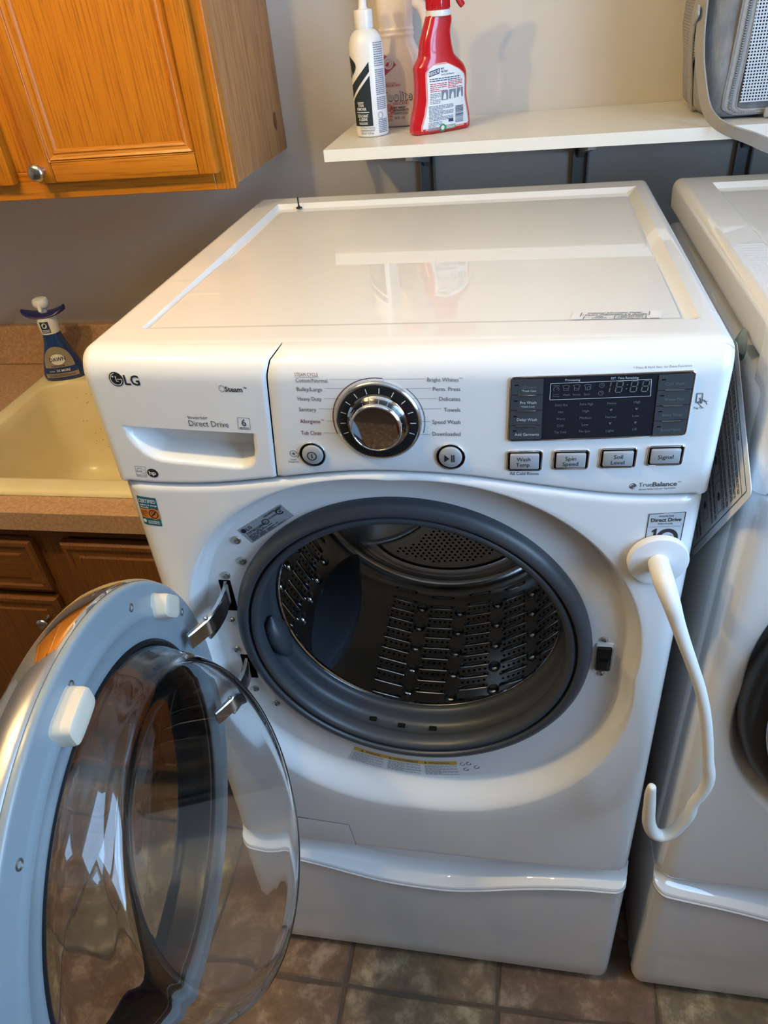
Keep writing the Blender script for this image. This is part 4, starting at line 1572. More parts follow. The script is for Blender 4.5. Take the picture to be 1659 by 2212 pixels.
def bumper(ang, r, L, wd, h):
    t = math.radians(ang)
    c = DP(r * math.cos(t), r * math.sin(t), .001)
    tang = (U * -math.sin(t) + ZZ * math.cos(t))
    radl = (U * math.cos(t) + ZZ * math.sin(t))
    g = Geo()
    rows = []
    for s, hh in ((1.08, 0), (1.0, .002), (.97, h * .75), (.90, h * .94), (.78, h), (.3, h * 1.02)):
        rowp = []
        for k in range(24):
            b = 2 * PI * k / 24
            cx_, cy_ = math.cos(b), math.sin(b)
            ex = abs(cx_) ** .45 * (1 if cx_ > 0 else -1)
            ey = abs(cy_) ** .45 * (1 if cy_ > 0 else -1)
            ins = (1 - s) * wd * .5
            rowp.append(c + tang * ((L / 2 - ins) * ex) + radl * ((wd / 2 - ins) * ey) + NN * hh)
        rows.append(rowp)
    g.grid(rows, True)
    n = len(g.v)
    g.f.append(tuple(n - 24 + k for k in range(24)))
    g.build('rubber_bumper', M['cream_rubber'], ring, angle=40)
bumper(83, .2555, .052, .030, .020)
bumper(137, .2610, .046, .030, .020)
for a_, b_ in ((-.1344, .2293), (-.2427, .1194), (-.2212, .1179), (.0056, .2648), (.1488, .2203), (-.2590, .0011)):
    p = DP(a_, b_, .0024)
    Geo().lathe([(.0052, 0), (.0050, .0006), (.0042, .0008), (.0030, .0002), (.0028, -.0006), (0, -.0006)], p, NN, U, 14).build('screw', M['zinc'], ring)
# two curved steel hinge arms between the sunken ring and the door
def hinge(z, zd):
    path = [(.0930, .040, z + .004), (.0985, .018, z + .004), (.0985, -.006, z + .003), (.0930, -.030, z + .001), (.0830, -.048, z - .001), (.0745, -.060, z - .003)]
    path = spline(path, 5)
    g = Geo()
    rows = []
    n = len(path)
    for i, p in enumerate(path):
        t = i / (n - 1)
        p = Vector(p)
        q = Vector(path[min(i + 1, n - 1)]) - Vector(path[max(i - 1, 0)])
        q.normalize()
        side = q.cross(ZZ).normalized()
        hh = lerp(.014, .0115, t)
        w = .0035
        rows.append([p + side * sx * w + ZZ * sz * hh for sx, sz in ((-1, -1), (-1, -.3), (-1, .85), (-.6, 1), (.6, 1), (1, .85), (1, -.3), (1, -1), (0, -1.05))])
    g.grid(rows, True)
    m = len(rows[0])
    g.f += [tuple(range(m)), tuple(len(g.v) - m + k for k in range(m))]
    h = g.build('hinge', M['satin_chrome'], washer, angle=35)
    k = Geo()
    rows = []
    for i in range(0, int(n * .66)):
        p = Vector(path[i])
        q = (Vector(path[min(i + 1, n - 1)]) - Vector(path[max(i - 1, 0)])).normalized()
        side = q.cross(ZZ).normalized()
        rows.append([p + side * sx + ZZ * sz for sx, sz in ((.002, -.026), (.002, .004), (.0085, .004), (.0085, -.020), (.006, -.026))])
    k.grid(rows, True)
    k.f += [tuple(range(5)), tuple(len(k.v) - 5 + j for j in range(5))]
    k.build('hinge_bracket', M['satin_chrome'], h, angle=35)
    Geo().lathe([(0, 0), (.0032, 0), (.0032, .003), (.002, .0042), (0, .0046)], Vector(path[int(n * .62)]) + ZZ * .0120, ZZ, N=14).build('hinge_pin', M['chrome'], h)
hinge(.9680, 0)
hinge(.8180, 0)

# ------------------------------------------------------------------ magnetic door prop with a flexible arm
prop = root('magnetic_hook', (.641, 0, .64), 'white magnetic hook with a long curved arm stuck on the washer front', 'hook')
MC = Vector((.6425, face_y(.6425, 1.072) - .0008, 1.0745))
MN = Vector((.072, -1, 0)).normalized()
Geo().lathe([(0, .0), (.0325, .0), (.0335, .001), (.0335, .0080), (.0325, .0094), (.0300, .0100), (.0110, .0104), (0, .0104)], MC, MN, (0, 0, 1), 56).build('magnet_base', M['magnet'], prop, angle=40)
arm = [(.6425, .004, 1.0760), (.6428, -.012, 1.0765), (.6450, -.030, 1.0735), (.6530, -.043, 1.0555), (.6610, -.047, 1.0340), (.6707, -.050, 1.0089), (.6840, -.053, .9760), (.6978, -.055, .9405), (.7080, -.057, .9080), (.7150, -.058, .8796), (.7225, -.059, .8430), (.7285, -.060, .8080),
       (.7335, -.060, .7850), (.7352, -.060, .7637), (.7320, -.061, .7420), (.7250, -.062, .7190), (.7230, -.063, .6960), (.7165, -.064, .6720), (.7080, -.065, .6520), (.6955, -.066, .6420), (.6830, -.067, .6490), (.6750, -.068, .6680), (.6710, -.069, .6900), (.6690, -.070, .7150), (.6665, -.071, .7420), (.6660, -.072, .7600), (.6660, -.072, .7640)]
rads = [.0112, .0116, .0114, .0098, .0084, .0076, .0069, .0066, .0066, .0068, .0070, .0072, .0078, .0080, .0074, .0070, .0082, .0078, .0080, .0086, .0090, .0090, .0086, .0080, .0072, .0056, .0030]
aa = spline([p + (r,) for p, r in zip(arm, rads)], 5)
Geo().tube([p[:3] for p in aa], [p[3] for p in aa], 20).build('flexible_arm', M['silicone'], prop, angle=70)

# ------------------------------------------------------------------ dryer beside it
DXO = 0.727
dryer = root('dryer', (DXO + W / 2, 0.35, 0.4), 'white front-load dryer right of the washer, cut off by the picture edge', 'dryer')
machine_body(dryer, DXO, False)
machine_lid(dryer, DXO)
dpanel = panel_shell('control_panel', dryer, DXO, True, True, None, None)
# flank: raised ridge of the side panel, shoulder under the lid and the upright panel seam
g = Geo().box(DXO - .003, DXO + .03, .055, .690, .440, 1.2630, .012, 3)
g.build('side_panel', M['enamel'], dryer)
Geo().lathe([(.296, .000), (.2955, -.012), (.290, -.024), (.280, -.032), (.268, -.036), (.262, -.034)], (DXO + .339, .012, .868), (0, 1, 0), (1, 0, 0), 96).build('door', M['black'], dryer, angle=50)
Geo().lathe([(.2690, -.034), (.2670, -.040), (.2630, -.042), (.2590, -.040), (.2570, -.034)], (DXO + .339, .012, .868), (0, 1, 0), (1, 0, 0), 96).build('chrome_trim', M['satin_chrome'], dryer, angle=60)
Geo().lathe([(.2580, -.034), (.2500, -.036), (.2450, -.030), (.2000, -.036), (.1200, -.040), (0, -.042)], (DXO + .339, .012, .868), (0, 1, 0), (1, 0, 0), 96).build('door_window', M['black_gloss'], dryer, angle=60)

# instruction card on a suction cup against the dryer flank
card = root('instruction_card', (.713, .05, 1.03), 'gray printed instruction card hanging askew between washer and dryer', 'card')
def IC(u, v, e=0.0):
    """u runs down the text line direction, v across the lines."""
    p = Vector((.0, .1330, 1.2850)) + Vector((0, -.1560, -.0985)) * u + Vector((0, .150, -.2020)) * v
    return (.7135 - e, p.y, p.z)
g = Geo()
rr = round_quad([IC(0, 0), IC(1, 0), IC(1, 1), IC(0, 1)], .012, 5)
k = len(rr)
g.v = [tuple(p) for p in rr] + [(p[0] + .0008, p[1], p[2]) for p in rr]
g.f = [tuple(range(k)), tuple(range(k, 2 * k))] + [(i, (i + 1) % k, k + (i + 1) % k, k + i) for i in range(k)]
g.build('sheet', M['paper'], card, smooth=False)
ink = Ink()
frame(ink, [(.05, .055), (.95, .055), (.95, .97), (.05, .97)], .006)
ink.line([(.05, .115), (.95, .115)], .005)
def ctext(u0, v, u1, cap, s, b=False):
    gv, gf = glyph_mesh(s, b)
    lo, hi = min(p[0] for p in gv), max(p[0] for p in gv)
    ink._add([(u0 + (p[0] - lo) / (hi - lo) * (u1 - u0), v - p[1] / CAP * cap) for p in gv], gf)
ctext(.10, .102, .62, .030, 'Before Operating Your Dryer', True)
rnd = random.Random(4)
for v0 in (.14, .19, .24, .31, .36, .50, .56, .78, .84):
    ink.fine_lines(.08, .92, v0, v0 + .035, 2, .008, rnd)
for u_, v_ in ((.30, .44), (.55, .44), (.80, .44), (.4, .68), (.75, .68)):
    frame(ink, [(u_ - .10, v_ - .035), (u_ + .10, v_ - .035), (u_ + .10, v_ + .04), (u_ - .10, v_ + .04)], .004)
    ink.disc(u_, v_, .03, 10, .02)
ink.build('printed_text', lambda u, v: IC(u, v, .0004), M['ink_gray'], card)
Geo().lathe([(.0035, .010), (.0035, .006), (.008, .0045), (.0150, .0015), (.0180, .0002), (.0175, 0.0012), (.010, .0055), (.0048, .0085), (.0048, .0125), (0, .0125)], (DXO - .0032, .1420, 1.2745), (-1, 0, 0), N=28).build('suction_cup', M['cup'], card)

# ------------------------------------------------------------------ shelf and its brackets
SZ = 1.412
shelf = Geo()
poly = [(.1475, .6480), (.1475, WALL_Y - .001), (1.60, WALL_Y - .001), (1.60, .6250)]
shelf.prism(poly, lambda x, y: (x, y, SZ - .0185), lambda x, y: (x, y, SZ))
bm_shelf = shelf.build('wall_shelf', M['shelf'], smooth=False)
tag(bm_shelf, 'long white shelf board on the back wall above both machines', 'shelf')
for i, bx in enumerate((.289, .588, .885)):
    rt = root('shelf_bracket', (bx, WALL_Y, 1.25), ('painted metal shelf bracket nearest the left end of the shelf', 'painted metal shelf bracket above the right half of the washer', 'painted metal shelf bracket above the dryer')[i], 'bracket', 'painted wall brackets under the shelf')
    g = Geo()
    g.box(bx - .015, bx - .012, WALL_Y - .013, WALL_Y - .0005, .95, SZ - .021)
    g.box(bx + .012, bx + .015, WALL_Y - .013, WALL_Y - .0005, .95, SZ - .021)
    g.box(bx - .015, bx + .015, WALL_Y - .003, WALL_Y - .0005, .95, SZ - .021)
    g.build('upright', M['bracket'], rt, smooth=False)
    arm_poly = [(.670, SZ - .0190), (.670, SZ - .028), (WALL_Y - .020, SZ - .075), (WALL_Y - .004, SZ - .085), (WALL_Y - .004, SZ - .0190)]
    g = Geo().prism(arm_poly, lambda y, z: (bx - .006, y, z), lambda y, z: (bx + .006, y, z))
    g.build('support_arm', M['bracket'], rt, smooth=False)
    for yy in (.72, .83):
        Geo().lathe([(.0045, 0), (.0045, .0016), (.003, .0028), (0, .003)], (bx + .020, yy, SZ - .0186), (0, 0, -1), N=12).build('screw', M['zinc'], rt)
    Geo().box(bx + .006, bx + .027, .70, .85, SZ - .0200, SZ - .0187).build('mounting_tab', M['bracket'], rt, smooth=False)

# ------------------------------------------------------------------ stain remover bottle
def cyl_map(cx, cy, r, face):
    """u = degrees from the facing direction, v = height."""
    def fn(u, v):
        t = math.radians(face + u)
        return (cx + r * math.sin(t), cy - r * math.cos(t), v)
    return fn
sx, sy = .2115, .770
stain = root('stain_remover_bottle', (sx, sy, SZ), 'slim white pump bottle with dark slanted label, leftmost on the shelf', 'bottle')
SZ0 = SZ + .0005
Geo().lathe([(0, 0), (.0250, 0), (.0278, .002), (.0288, .006), (.0288, .100), (.0288, .132), (.0278, .141), (.0250, .149), (.0205, .1555), (.0165, .1580), (.0145, .1590), (.0140, .162), (0, .162)], (sx, sy, SZ0), ZZ, N=48).build('bottle_body', M['pale_plastic'], stain)
Geo().lathe([(.0148, .1605), (.0152, .162), (.0152, .184), (.0146, .186), (.0080, .1870), (.0068, .190), (.0066, .208), (.0084, .210), (.0084, .219), (.0065, .221), (0, .221)], (sx, sy, SZ0), ZZ, N=36).build('pump_cap', M['pale_plastic'], stain)
g = Geo()
g.tube([(sx, sy, SZ0 + .215), (sx - .010, sy - .012, SZ0 + .216), (sx - .020, sy - .024, SZ0 + .212)], [.006, .0045, .003], 10).build('pump_spout', M['pale_plastic'], stain)
fm = cyl_map(sx, sy, .02920, 10)
fm2 = cyl_map(sx, sy, .02945, 10)
def zz(t):
    return SZ0 + t
ink = Ink()
def strip(ink, f0, f1, v0, v1, n=16):
    """Band between two boundaries u=f0(v), u=f1(v)."""
    for i in range(n):
        a, b = lerp(v0, v1, i / n), lerp(v0, v1, (i + 1) / n)
        m = 14
        for j in range(m):
            t0, t1 = j / m, (j + 1) / m
            ink.poly([(lerp(f0(a), f1(a), t0), a), (lerp(f0(a), f1(a), t1), a), (lerp(f0(b), f1(b), t1), b), (lerp(f0(b), f1(b), t0), b)])
def dg(t):
    return math.degrees(math.asin(max(-1, min(1, t))))
def zU(u):
    return zz(.0800 + .0340 * max(0, (u + 78) / 83) ** 1.35)
def zS(u):
    return zz(.0610 + .0390 * max(0, (u + 76) / 81) ** 1.10)
def vstrip(ink, u0, u1, lo_, hi_, n=30, m=3):
    for i in range(n):
        a, b = lerp(u0, u1, i / n), lerp(u0, u1, (i + 1) / n)
        for k in range(m):
            ink.poly([(a, lerp(lo_(a), hi_(a), k / m)), (b, lerp(lo_(b), hi_(b), k / m)), (b, lerp(lo_(b), hi_(b), (k + 1) / m)), (a, lerp(lo_(a), hi_(a), (k + 1) / m))])
vstrip(ink, -76, 5, zS, zU)
vstrip(ink, -72, 5, lambda u: zz(.018), lambda u: zS(u) - .0060)
strip(ink, lambda v: -92, lambda v: -84 + 42 * math.sin(PI * (1 - (v - zz(.0875)) / .0365) ** .8), zz(.0880), zz(.1235), 18)
ink.build('dark_label', fm, M['slate'], stain)
ink = Ink()
def ut(ink, s, u0, v, u1, cap, bold=True):
    ink.text(s, u0, v, u1, v, cap, bold)
ut(ink, 'LAUNDRY', -48, zz(.0530), -22, .0028)
ut(ink, 'STAIN', -46, zz(.0480), -24, .0042)
ut(ink, 'REMOVER', -52, zz(.0425), -15, .0042)
ink.fine_lines(-56, -6, zz(.0405), zz(.0385), 1, .0012)
ut(ink, 'D\u00c9TACHANT', -52, zz(.0318), -10, .0044)
ut(ink, '\u00c0 LESSIVE', -48, zz(.0265), -14, .0042)
ink.fine_lines(-48, -14, zz(.0245), zz(.0205), 2, .0010)
strip(ink, lambda v: -62 - 700 * (v - zz(.0885)), lambda v: -59 - 720 * (v - zz(.0885)), zz(.0885), zz(.1130), 10)
ink.build('lettering', fm2, M['label_white'], stain)
ink = Ink()
ut(ink, 'CAUTION-ATTENTION', -46, zz(.0135), 10, .0032, False)
ut(ink, '355 ml / 12 fl oz', -42, zz(.0052), 4, .0034)
ink.fine_lines(-44, 8, zz(.0125), zz(.0095), 2, .0008)
rnd = random.Random(8)
for v0, v1, n in ((.140, .104, 11), (.101, .062, 13), (.060, .040, 7), (.026, .004, 8)):
    for i in range(n):
        v = zz(lerp(v0, v1, i / n))
        u = 24.0
        while u < 66:
            w = rnd.uniform(5, 12)
            ink.rect(u, v - .0007, min(66, u + w), v + .0007)
            u += w + 1.6
ink.arc(34, zz(.033), 9, 1.5, 0, 360, 14, .0050)
ink.build('small_print', fm2, M['text_blue'], stain)

# ------------------------------------------------------------------ pale pink detergent bottle
wx, wy = .2500, .868
wool = root('detergent_bottle', (wx, wy, SZ), 'pale pink detergent jug with pink cap, half hidden behind two bottles', 'bottle')
sec = [(0, .040, .026), (.002, .043, .029), (.010, .0445, .030), (.080, .0445, .030), (.100, .043, .029), (.118, .038, .027), (.132, .0315, .025), (.139, .0300, .024), (.143, .0315, .025), (.147, .0300, .024), (.151, .0312, .025), (.155, .0296, .024), (.165, .0300, .025), (.180, .0320, .026), (.192, .0325, .026), (.200, .031, .025), (.205, .0285, .024)]
g = Geo()
rows = []
WM = []
for z, a, b in spline(sec, 3):
    rows.append([(wx + a * (abs(math.cos(t)) ** .8) * (1 if math.cos(t) > 0 else -1), wy + b * (abs(math.sin(t)) ** .8) * (1 if math.sin(t) > 0 else -1), SZ0 + z) for t in [2 * PI * k / 48 for k in range(48)]])
g.grid(rows, True)
g.f += [tuple(range(48)), tuple(len(g.v) - 48 + k for k in range(48))]
g.build('bottle_body', M['pink_white'], wool, angle=60)
Geo().lathe([(.0270, .199), (.0285, .201), (.0285, .235), (.0265, .238), (0, .238)], (wx, wy, SZ0), ZZ, N=40).build('cap', M['pink_cap'], wool)
Geo().tube(spline([(wx + .026, wy, SZ0 + .190), (wx + .045, wy, SZ0 + .182), (wx + .055, wy, SZ0 + .160), (wx + .053, wy, SZ0 + .125), (wx + .046, wy, SZ0 + .098), (wx + .040, wy, SZ0 + .085)], 5), .0095, 14).build('handle', M['pink_white'], wool)
def half(z):
    return interp([(q[0], q[1]) for q in sec], z), interp([(q[0], q[2]) for q in sec], z)
def WF(e):
    def fn(u, z):
        """u metres to the right of the centre line, on the front of the bottle."""
        a, b = half(z)
        t = max(-.98, min(.98, u / a))
        # same superellipse as the body
        c = abs(t) ** (1 / .8)
        s = math.sqrt(max(0, 1 - c * c)) ** .8
        return (wx + u, wy - b * s - e, SZ0 + z)
    return fn
ink = Ink()
def quad_strip(ink, f0, f1, v0, v1, n=10, m=6):
    for i in range(n):
        a, b = lerp(v0, v1, i / n), lerp(v0, v1, (i + 1) / n)
        for j in range(m):
            t0, t1 = j / m, (j + 1) / m
            ink.poly([(lerp(f0(a), f1(a), t0), a), (lerp(f0(a), f1(a), t1), a), (lerp(f0(b), f1(b), t1), b), (lerp(f0(b), f1(b), t0), b)])
quad_strip(ink, lambda v: max(-.036, -.036 + .016 * smooth((v - .092) / .024)), lambda v: -.034 + .036 * (1 - abs((v - .100) / .026)) if v > .078 else lerp(-.034, -.0285, (v - .062) / .016), .064, .1165, 12)
ink.build('pink_badge', WF(.0008), M['pink'], wool)
ink = Ink()
ink.disc(-.0135, .1025, .0095, 28)
ink.build('white_disc', WF(.0011), M['label_white'], wool)
ink = Ink()
ink.arc(-.0135, .1025, .0060, .0006)
ink.line([(-.0162, .1030), (-.0142, .1005), (-.0108, .1050)], .0012)
ink.text('KEEPS CLOTHES', -.0225, .0700, -.0010, .0700, .0026)
ink.text('LOOKING LIKE NEW', -.0300, .0660, .0060, .0660, .0034, True)
ink.build('pink_lettering', WF(.0013), M['pink'], wool)
ink = Ink()
ink.text('Woolite', -.0395, .0425, .0270, .0425, .0150, True)
ink.build('brand_lettering_outline', WF(.0013), M['navy'], wool)
ink = Ink()
ink.text('Woolite', -.0383, .0433, .0258, .0433, .0136, False)
ink.build('brand_lettering', WF(.0016), M['label_white'], wool)
ink = Ink()
ink.disc(-.0190, .0290, .0125, 24, .0095)
ink.build('pink_drop', WF(.0009), M['pink_soft'], wool)
ink = Ink()
ink.text('DELICATES', -.0090, .0365, .0200, .0365, .0044)
ink.text('ENTER FRESH', -.0280, .0165, -.0110, .0165, .0026)
ink.fine_lines(-.026, -.012, .015, .010, 3, .0007)
ink.build('red_lettering', WF(.0013), M['red_ink'], wool)
ink = Ink()
ink.text('NO HARSH', -.0085, .0305, .0130, .0305, .0032, True)
ink.text('INGREDIENTS', -.0085, .0262, .0190, .0262, .0032, True)
ink.fine_lines(-.0085, .018, .0245, .0205, 2, .0007)
ink.text('50 FL OZ', -.0075, .0135, .0110, .0135, .0036)
ink.arc(-.0125, .0275, .0032, .0006)
ink.line([(-.0150, .0295), (-.0125, .0345), (-.0100, .0295)], .0006)
ink.build('navy_lettering', WF(.0013), M['navy'], wool)

# ------------------------------------------------------------------ red spray bottle, turned to the right
RX, RY, RA = .3325, .7680, math.radians(34)
E1 = Vector((math.cos(RA), math.sin(RA), 0))
E2 = Vector((math.sin(RA), -math.cos(RA), 0))      # out of its label side
red = root('spray_bottle', (RX, RY, SZ), 'red trigger spray bottle with white back label on the shelf', 'bottle')
RS = spline([(.0000, -.0530, .0530, 0.0189), (.0020, -.0555, .0555, 0.0211), (.0080, -.0565, .0560, 0.0219), (.0250, -.0535, .0535, 0.0219), (.0400, -.0495, .0495, 0.0215), (.0560, -.0470, .0470, 0.0215), (.0760, -.0465, .0470, 0.0215), (.0880, -.0475, .0455, 0.0211), (.0980, -.0485, .0400, 0.0202), (.1050, -.0450, .0320, 0.0193),
             (.1120, -.0400, .0240, 0.0185), (.1180, -.0385, .0205, 0.0176), (.1340, -.0370, .0165, 0.0163), (.1480, -.0325, .0150, 0.0155), (.1600, -.0280, .0175, 0.0146), (.1660, -.0260, .0170, 0.0142), (.1700, -.0240, .0150, 0.0138)], 3)
def lean(z):
    return .050 * z
def RB(s, z, e=0.0, side=1):
    row = [interp([(q[0], q[k]) for q in RS], z) for k in (1, 2, 3)]
    mid, hw = (row[0] + row[1]) / 2, (row[1] - row[0]) / 2
    t = max(-1, min(1, (s - mid) / hw))
    d = row[2] * max(0, 1 - abs(t) ** 3.2) ** (1 / 3.2)
    p = Vector((RX, RY, SZ0 + z)) + E1 * (s + lean(z)) + E2 * (side * (d + e))
    return p
g = Geo()
rows = []
for z, a, b, d in RS:
    mid, hw = (a + b) / 2, (b - a) / 2
    rowp = []
    for k in range(56):
        t = 2 * PI * k / 56
        c, s = math.cos(t), math.sin(t)
        rowp.append(Vector((RX, RY, SZ0 + z)) + E1 * (mid + lean(z) + hw * abs(c) ** .625 * (1 if c > 0 else -1)) + E2 * (d * abs(s) ** .625 * (1 if s > 0 else -1)))
    rows.append(rowp)
g.grid(rows, True)
g.f += [tuple(range(56)), tuple(len(g.v) - 56 + k for k in range(56))]
g.build('bottle_body', M['red'], red, angle=60)
nc = Vector((RX, RY, SZ0)) + E1 * (-.0045 + lean(.17))
Geo().lathe([(.0175, .1670), (.0205, .1680), (.0205, .1755), (.0175, .1765)], nc, ZZ, N=36).build('neck_collar', M['label_white'], red)
g = Geo()
g.lathe([(.0185, .1755), (.0192, .1765), (.0192, .1960), (.0180, .1980), (0, .1980)], nc, ZZ, N=48)
cap_ = g.build('trigger_cap', M['red'], red)
for k in range(30):
    t = 2 * PI * k / 30
    p = nc + Vector((.0192 * math.cos(t), .0192 * math.sin(t), .1862))
    Geo().tube([p + Vector((0, 0, -.0085)), p + Vector((0, 0, .0085))], .0009, 6).build('cap_rib', M['red'], cap_)
hd = nc + ZZ * .200
g = Geo()
rows = []
for t, w, h in ((-.028, .010, .010), (-.022, .014, .015), (0, .016, .017), (.03, .014, .014), (.055, .010, .010), (.062, .009, .009)):
    c = hd + E1 * t + ZZ * .010
    rows.append([c + E2 * (w * math.cos(q)) + ZZ * (h * math.sin(q)) for q in [2 * PI * k / 20 for k in range(20)]])
g.grid(rows, True)
g.f += [tuple(range(20)), tuple(len(g.v) - 20 + k for k in range(20))]
g.build('spray_head', M['red'], red)
tp = spline([hd + E1 * .030 + ZZ * .006, hd + E1 * .036 + ZZ * -.004, hd + E1 * .040 + ZZ * -.014, hd + E1 * .046 + ZZ * -.0215], 5)
Geo().tube(tp, [lerp(.0075, .0052, i / (len(tp) - 1)) for i in range(len(tp))], 14, flat=.8).build('trigger', M['red'], red)
def lab(e):
    return lambda s, z: tuple(RB(s, z, e))
def label_shape(ink, grow):
    top = .1010 + grow
    for i in range(26):
        a, b = lerp(.0085 - grow, top, i / 26), lerp(.0085 - grow, top, (i + 1) / 26)
        def L(z):
            return interp([(.006, -.043), (.012, -.0435), (.03, -.0375), (.05, -.0335), (.075, -.0345), (.092, -.0350), (.100, -.0265), (.104, -.012)], z) - grow
        def R(z):
            return interp([(.006, .0430), (.012, .0460), (.03, .0420), (.05, .0370), (.075, .0370), (.084, .034), (.092, .0230), (.100, .006), (.104, -.004)], z) + grow
        for j in range(8):
            t0, t1 = j / 8, (j + 1) / 8
            ink.poly([(lerp(L(a), R(a), t0), a), (lerp(L(a), R(a), t1), a), (lerp(L(b), R(b), t1), b), (lerp(L(b), R(b), t0), b)])
ink = Ink()
label_shape(ink, .0028)
ink.build('label_fade', lab(.0003), M['label_rim'], red)
ink = Ink()
label_shape(ink, 0)
lb = ink.build('back_label', lab(.0006), M['label_white'], red)
ink = Ink()
for i in range(8):
    u0, u1 = lerp(-.0320, -.0125, i / 8), lerp(-.0320, -.0125, (i + 1) / 8)
    w0, w1 = lerp(.0850, .0890, i / 8), lerp(.0850, .0890, (i + 1) / 8)
    ink.poly([(u0, w0), (u0, w0 + .0078), (u1, w1 + .0078), (u1, w1)])
ink.text('MAX', -.0105, .0938, -.0040, .0938, .0028, True)
ink.text('PRE-TREAT', -.0100, .0895, .0030, .0895, .0028, True)
ink.text('Laundry Stain Remover', -.0100, .0855, .0150, .0855, .0026)
ink.fine_lines(-.031, .027, .0830, .0770, 2, .0013)
ink.build('lettering', lab(.0009), M['navy'], lb)
ink = Ink()
ink.text('RESOLVE', -.0312, .0868, -.0132, .0905, .0046, True)
ink.build('white_lettering', lab(.0012), M['label_white'], lb)
ink = Ink()
rnd = random.Random(11)
ink.fine_lines(-.030, .0005, .0755, .0620, 5, .0012, rnd)
ink.fine_lines(.0030, .0310, .0770, .0650, 5, .0012, rnd)
ink.build('red_print', lab(.0009), M['red_ink'], lb)
ink = Ink()
for i in range(3):
    x = -.0095 + i * .0150
    ink.rect(x, .0490 + i * .0007, x + .0130, .0630 + i * .0007)
ink.build('picture_panel', lab(.0009), M['text_blue'], lb)
ink = Ink()
for i in range(3):
    x = -.0095 + i * .0150
    ink.poly([(x + .003, .0500), (x + .0095, .0500), (x + .0085, .0575), (x + .0065, .0610), (x + .0040, .0560)])
ink.build('picture_figure', lab(.0012), M['label_white'], lb)
ink = Ink()
ink.fine_lines(-.030, -.0110, .0610, .0445, 7, .0011, rnd)
ink.fine_lines(-.0325, .0140, .0425, .0190, 11, .0012, rnd)
ink.fine_lines(-.0340, -.0080, .0180, .0040, 7, .0010, rnd)
ink.build('small_print', lab(.0009), M['text_blue'], lb)
ink = Ink()
z = .0375
rnd = random.Random(5)
while z > .0130:
    w = rnd.choice((.0004, .0007, .0011))
    ink.rect(.0180, z - w, .0345, z, 3)
    z -= w + rnd.choice((.0005, .0008))
ink.rect(.0045, .0150, .0140, .0205)
ink.build('barcode', lab(.0009), M['navy'], lb)
ink = Ink()
ink.disc(-.0070, .0075, .0062, 20)
ink.rect(-.0060, .0042, .0180, .0105, 4)
ink.build('green_seal', lab(.0009), M['green_ink'], lb)
ink = Ink()
ink.fine_lines(.0005, .0165, .0098, .0050, 3, .0010, rnd)
ink.disc(-.0070, .0075, .0035, 12)
ink.build('seal_print', lab(.0012), M['label_white'], lb)

# ------------------------------------------------------------------ gray carrier bag on the shelf
bag = root('carrier_bag', (.96, .80, SZ), 'gray fabric carrier bag with mesh window on the right of the shelf', 'bag')
BX0, BX1, BY0, BY1, BZ0, BZ1 = .756, 1.160, .690, .912, SZ + .0015, SZ + .330
g = Geo()
rows = []
def bulge(z):
    return .016 * smooth((z - SZ) / .13)
def bag_ring(z, ins):
    r = .030
    pts = []
    xa, xb, ya, yb = BX0 + ins - bulge(z), BX1 - ins, BY0 + ins, BY1 - ins
    for (cx_, cy_), a0 in (((xb - r, yb - r), 0), ((xa + r, yb - r), 90), ((xa + r, ya + r), 180), ((xb - r, ya + r), 270)):
        for k in range(7):
            a = math.radians(a0 + 15 * k)
            pts.append((cx_ + r * math.cos(a), cy_ + r * math.sin(a)))
    rnd_ = []
    n = len(pts)
    out = []
    for i in range(n):
        out.append(pts[i])
        nx_ = pts[(i + 1) % n]
        if math.dist(pts[i], nx_) > .05:
            for k in range(1, 8):
                out.append((lerp(pts[i][0], nx_[0], k / 8), lerp(pts[i][1], nx_[1], k / 8)))
    return [(p[0] + .0022 * math.sin(p[1] * 60 + z * 37), p[1] + .002 * math.sin(p[0] * 41 + z * 29), z) for p in out]
for z, ins in ((BZ0, .020), (BZ0 + .002, .008), (BZ0 + .010, .001), (BZ0 + .025, -.001), (BZ0 + .06, -.002), (BZ0 + .12, -.001), (BZ0 + .2, .002), (BZ0 + .28, .006), (BZ1 - .02, .010), (BZ1, .030)):
    rows.append(bag_ring(z, ins))
g.grid(rows, True)
n = len(rows[0])
g.f += [tuple(range(n)), tuple(len(g.v) - n + k for k in range(n))]
g.build('bag_body', M['bag'], bag, angle=60)
# front window: dark inside, woven mesh, zip and piping
FX0, FX1, FZ0, FZ1 = .805, 1.12, SZ + .024, SZ + .290
Geo().box(FX0, FX1, BY0 - .0035, BY0 + .004, FZ0, FZ1, .003).build('window_backing', M['bag_dark'], bag)
g = Geo()
st = .0042
x = FX0 + .002
while x < .905:
    g.box(x, x + .0019, BY0 - .0062, BY0 - .0046, FZ0, FZ1)
    x += st
z = FZ0
while z < FZ1:
    g.box(FX0, .905, BY0 - .0066, BY0 - .0050, z, z + .0019)
    z += st
o = g.build('mesh_window', M['bag_mesh'], bag, smooth=False)
o['kind'] = 'stuff'
zp = spline([(.8000, BY0 - .001, SZ + .300), (.7985, BY0 - .003, SZ + .18), (.7950, BY0 - .003, SZ + .08), (.7925, BY0 - .002, SZ + .030), (.800, BY0 - .001, SZ + .013), (.85, BY0 - .001, SZ + .010), (1.1, BY0 - .001, SZ + .010)], 6)
def offset(path, dx_, dy_=0.0):
    return [(p[0] + dx_, p[1] + dy_, p[2]) for p in path]
for dx_, m_, r_, nm in ((-.0115, 'zip', .0014, 'piping'), (.0085, 'zip', .0013, 'piping')):
    Geo().tube(offset(zp, dx_, -.001), r_, 8).build(nm, M[m_], bag)
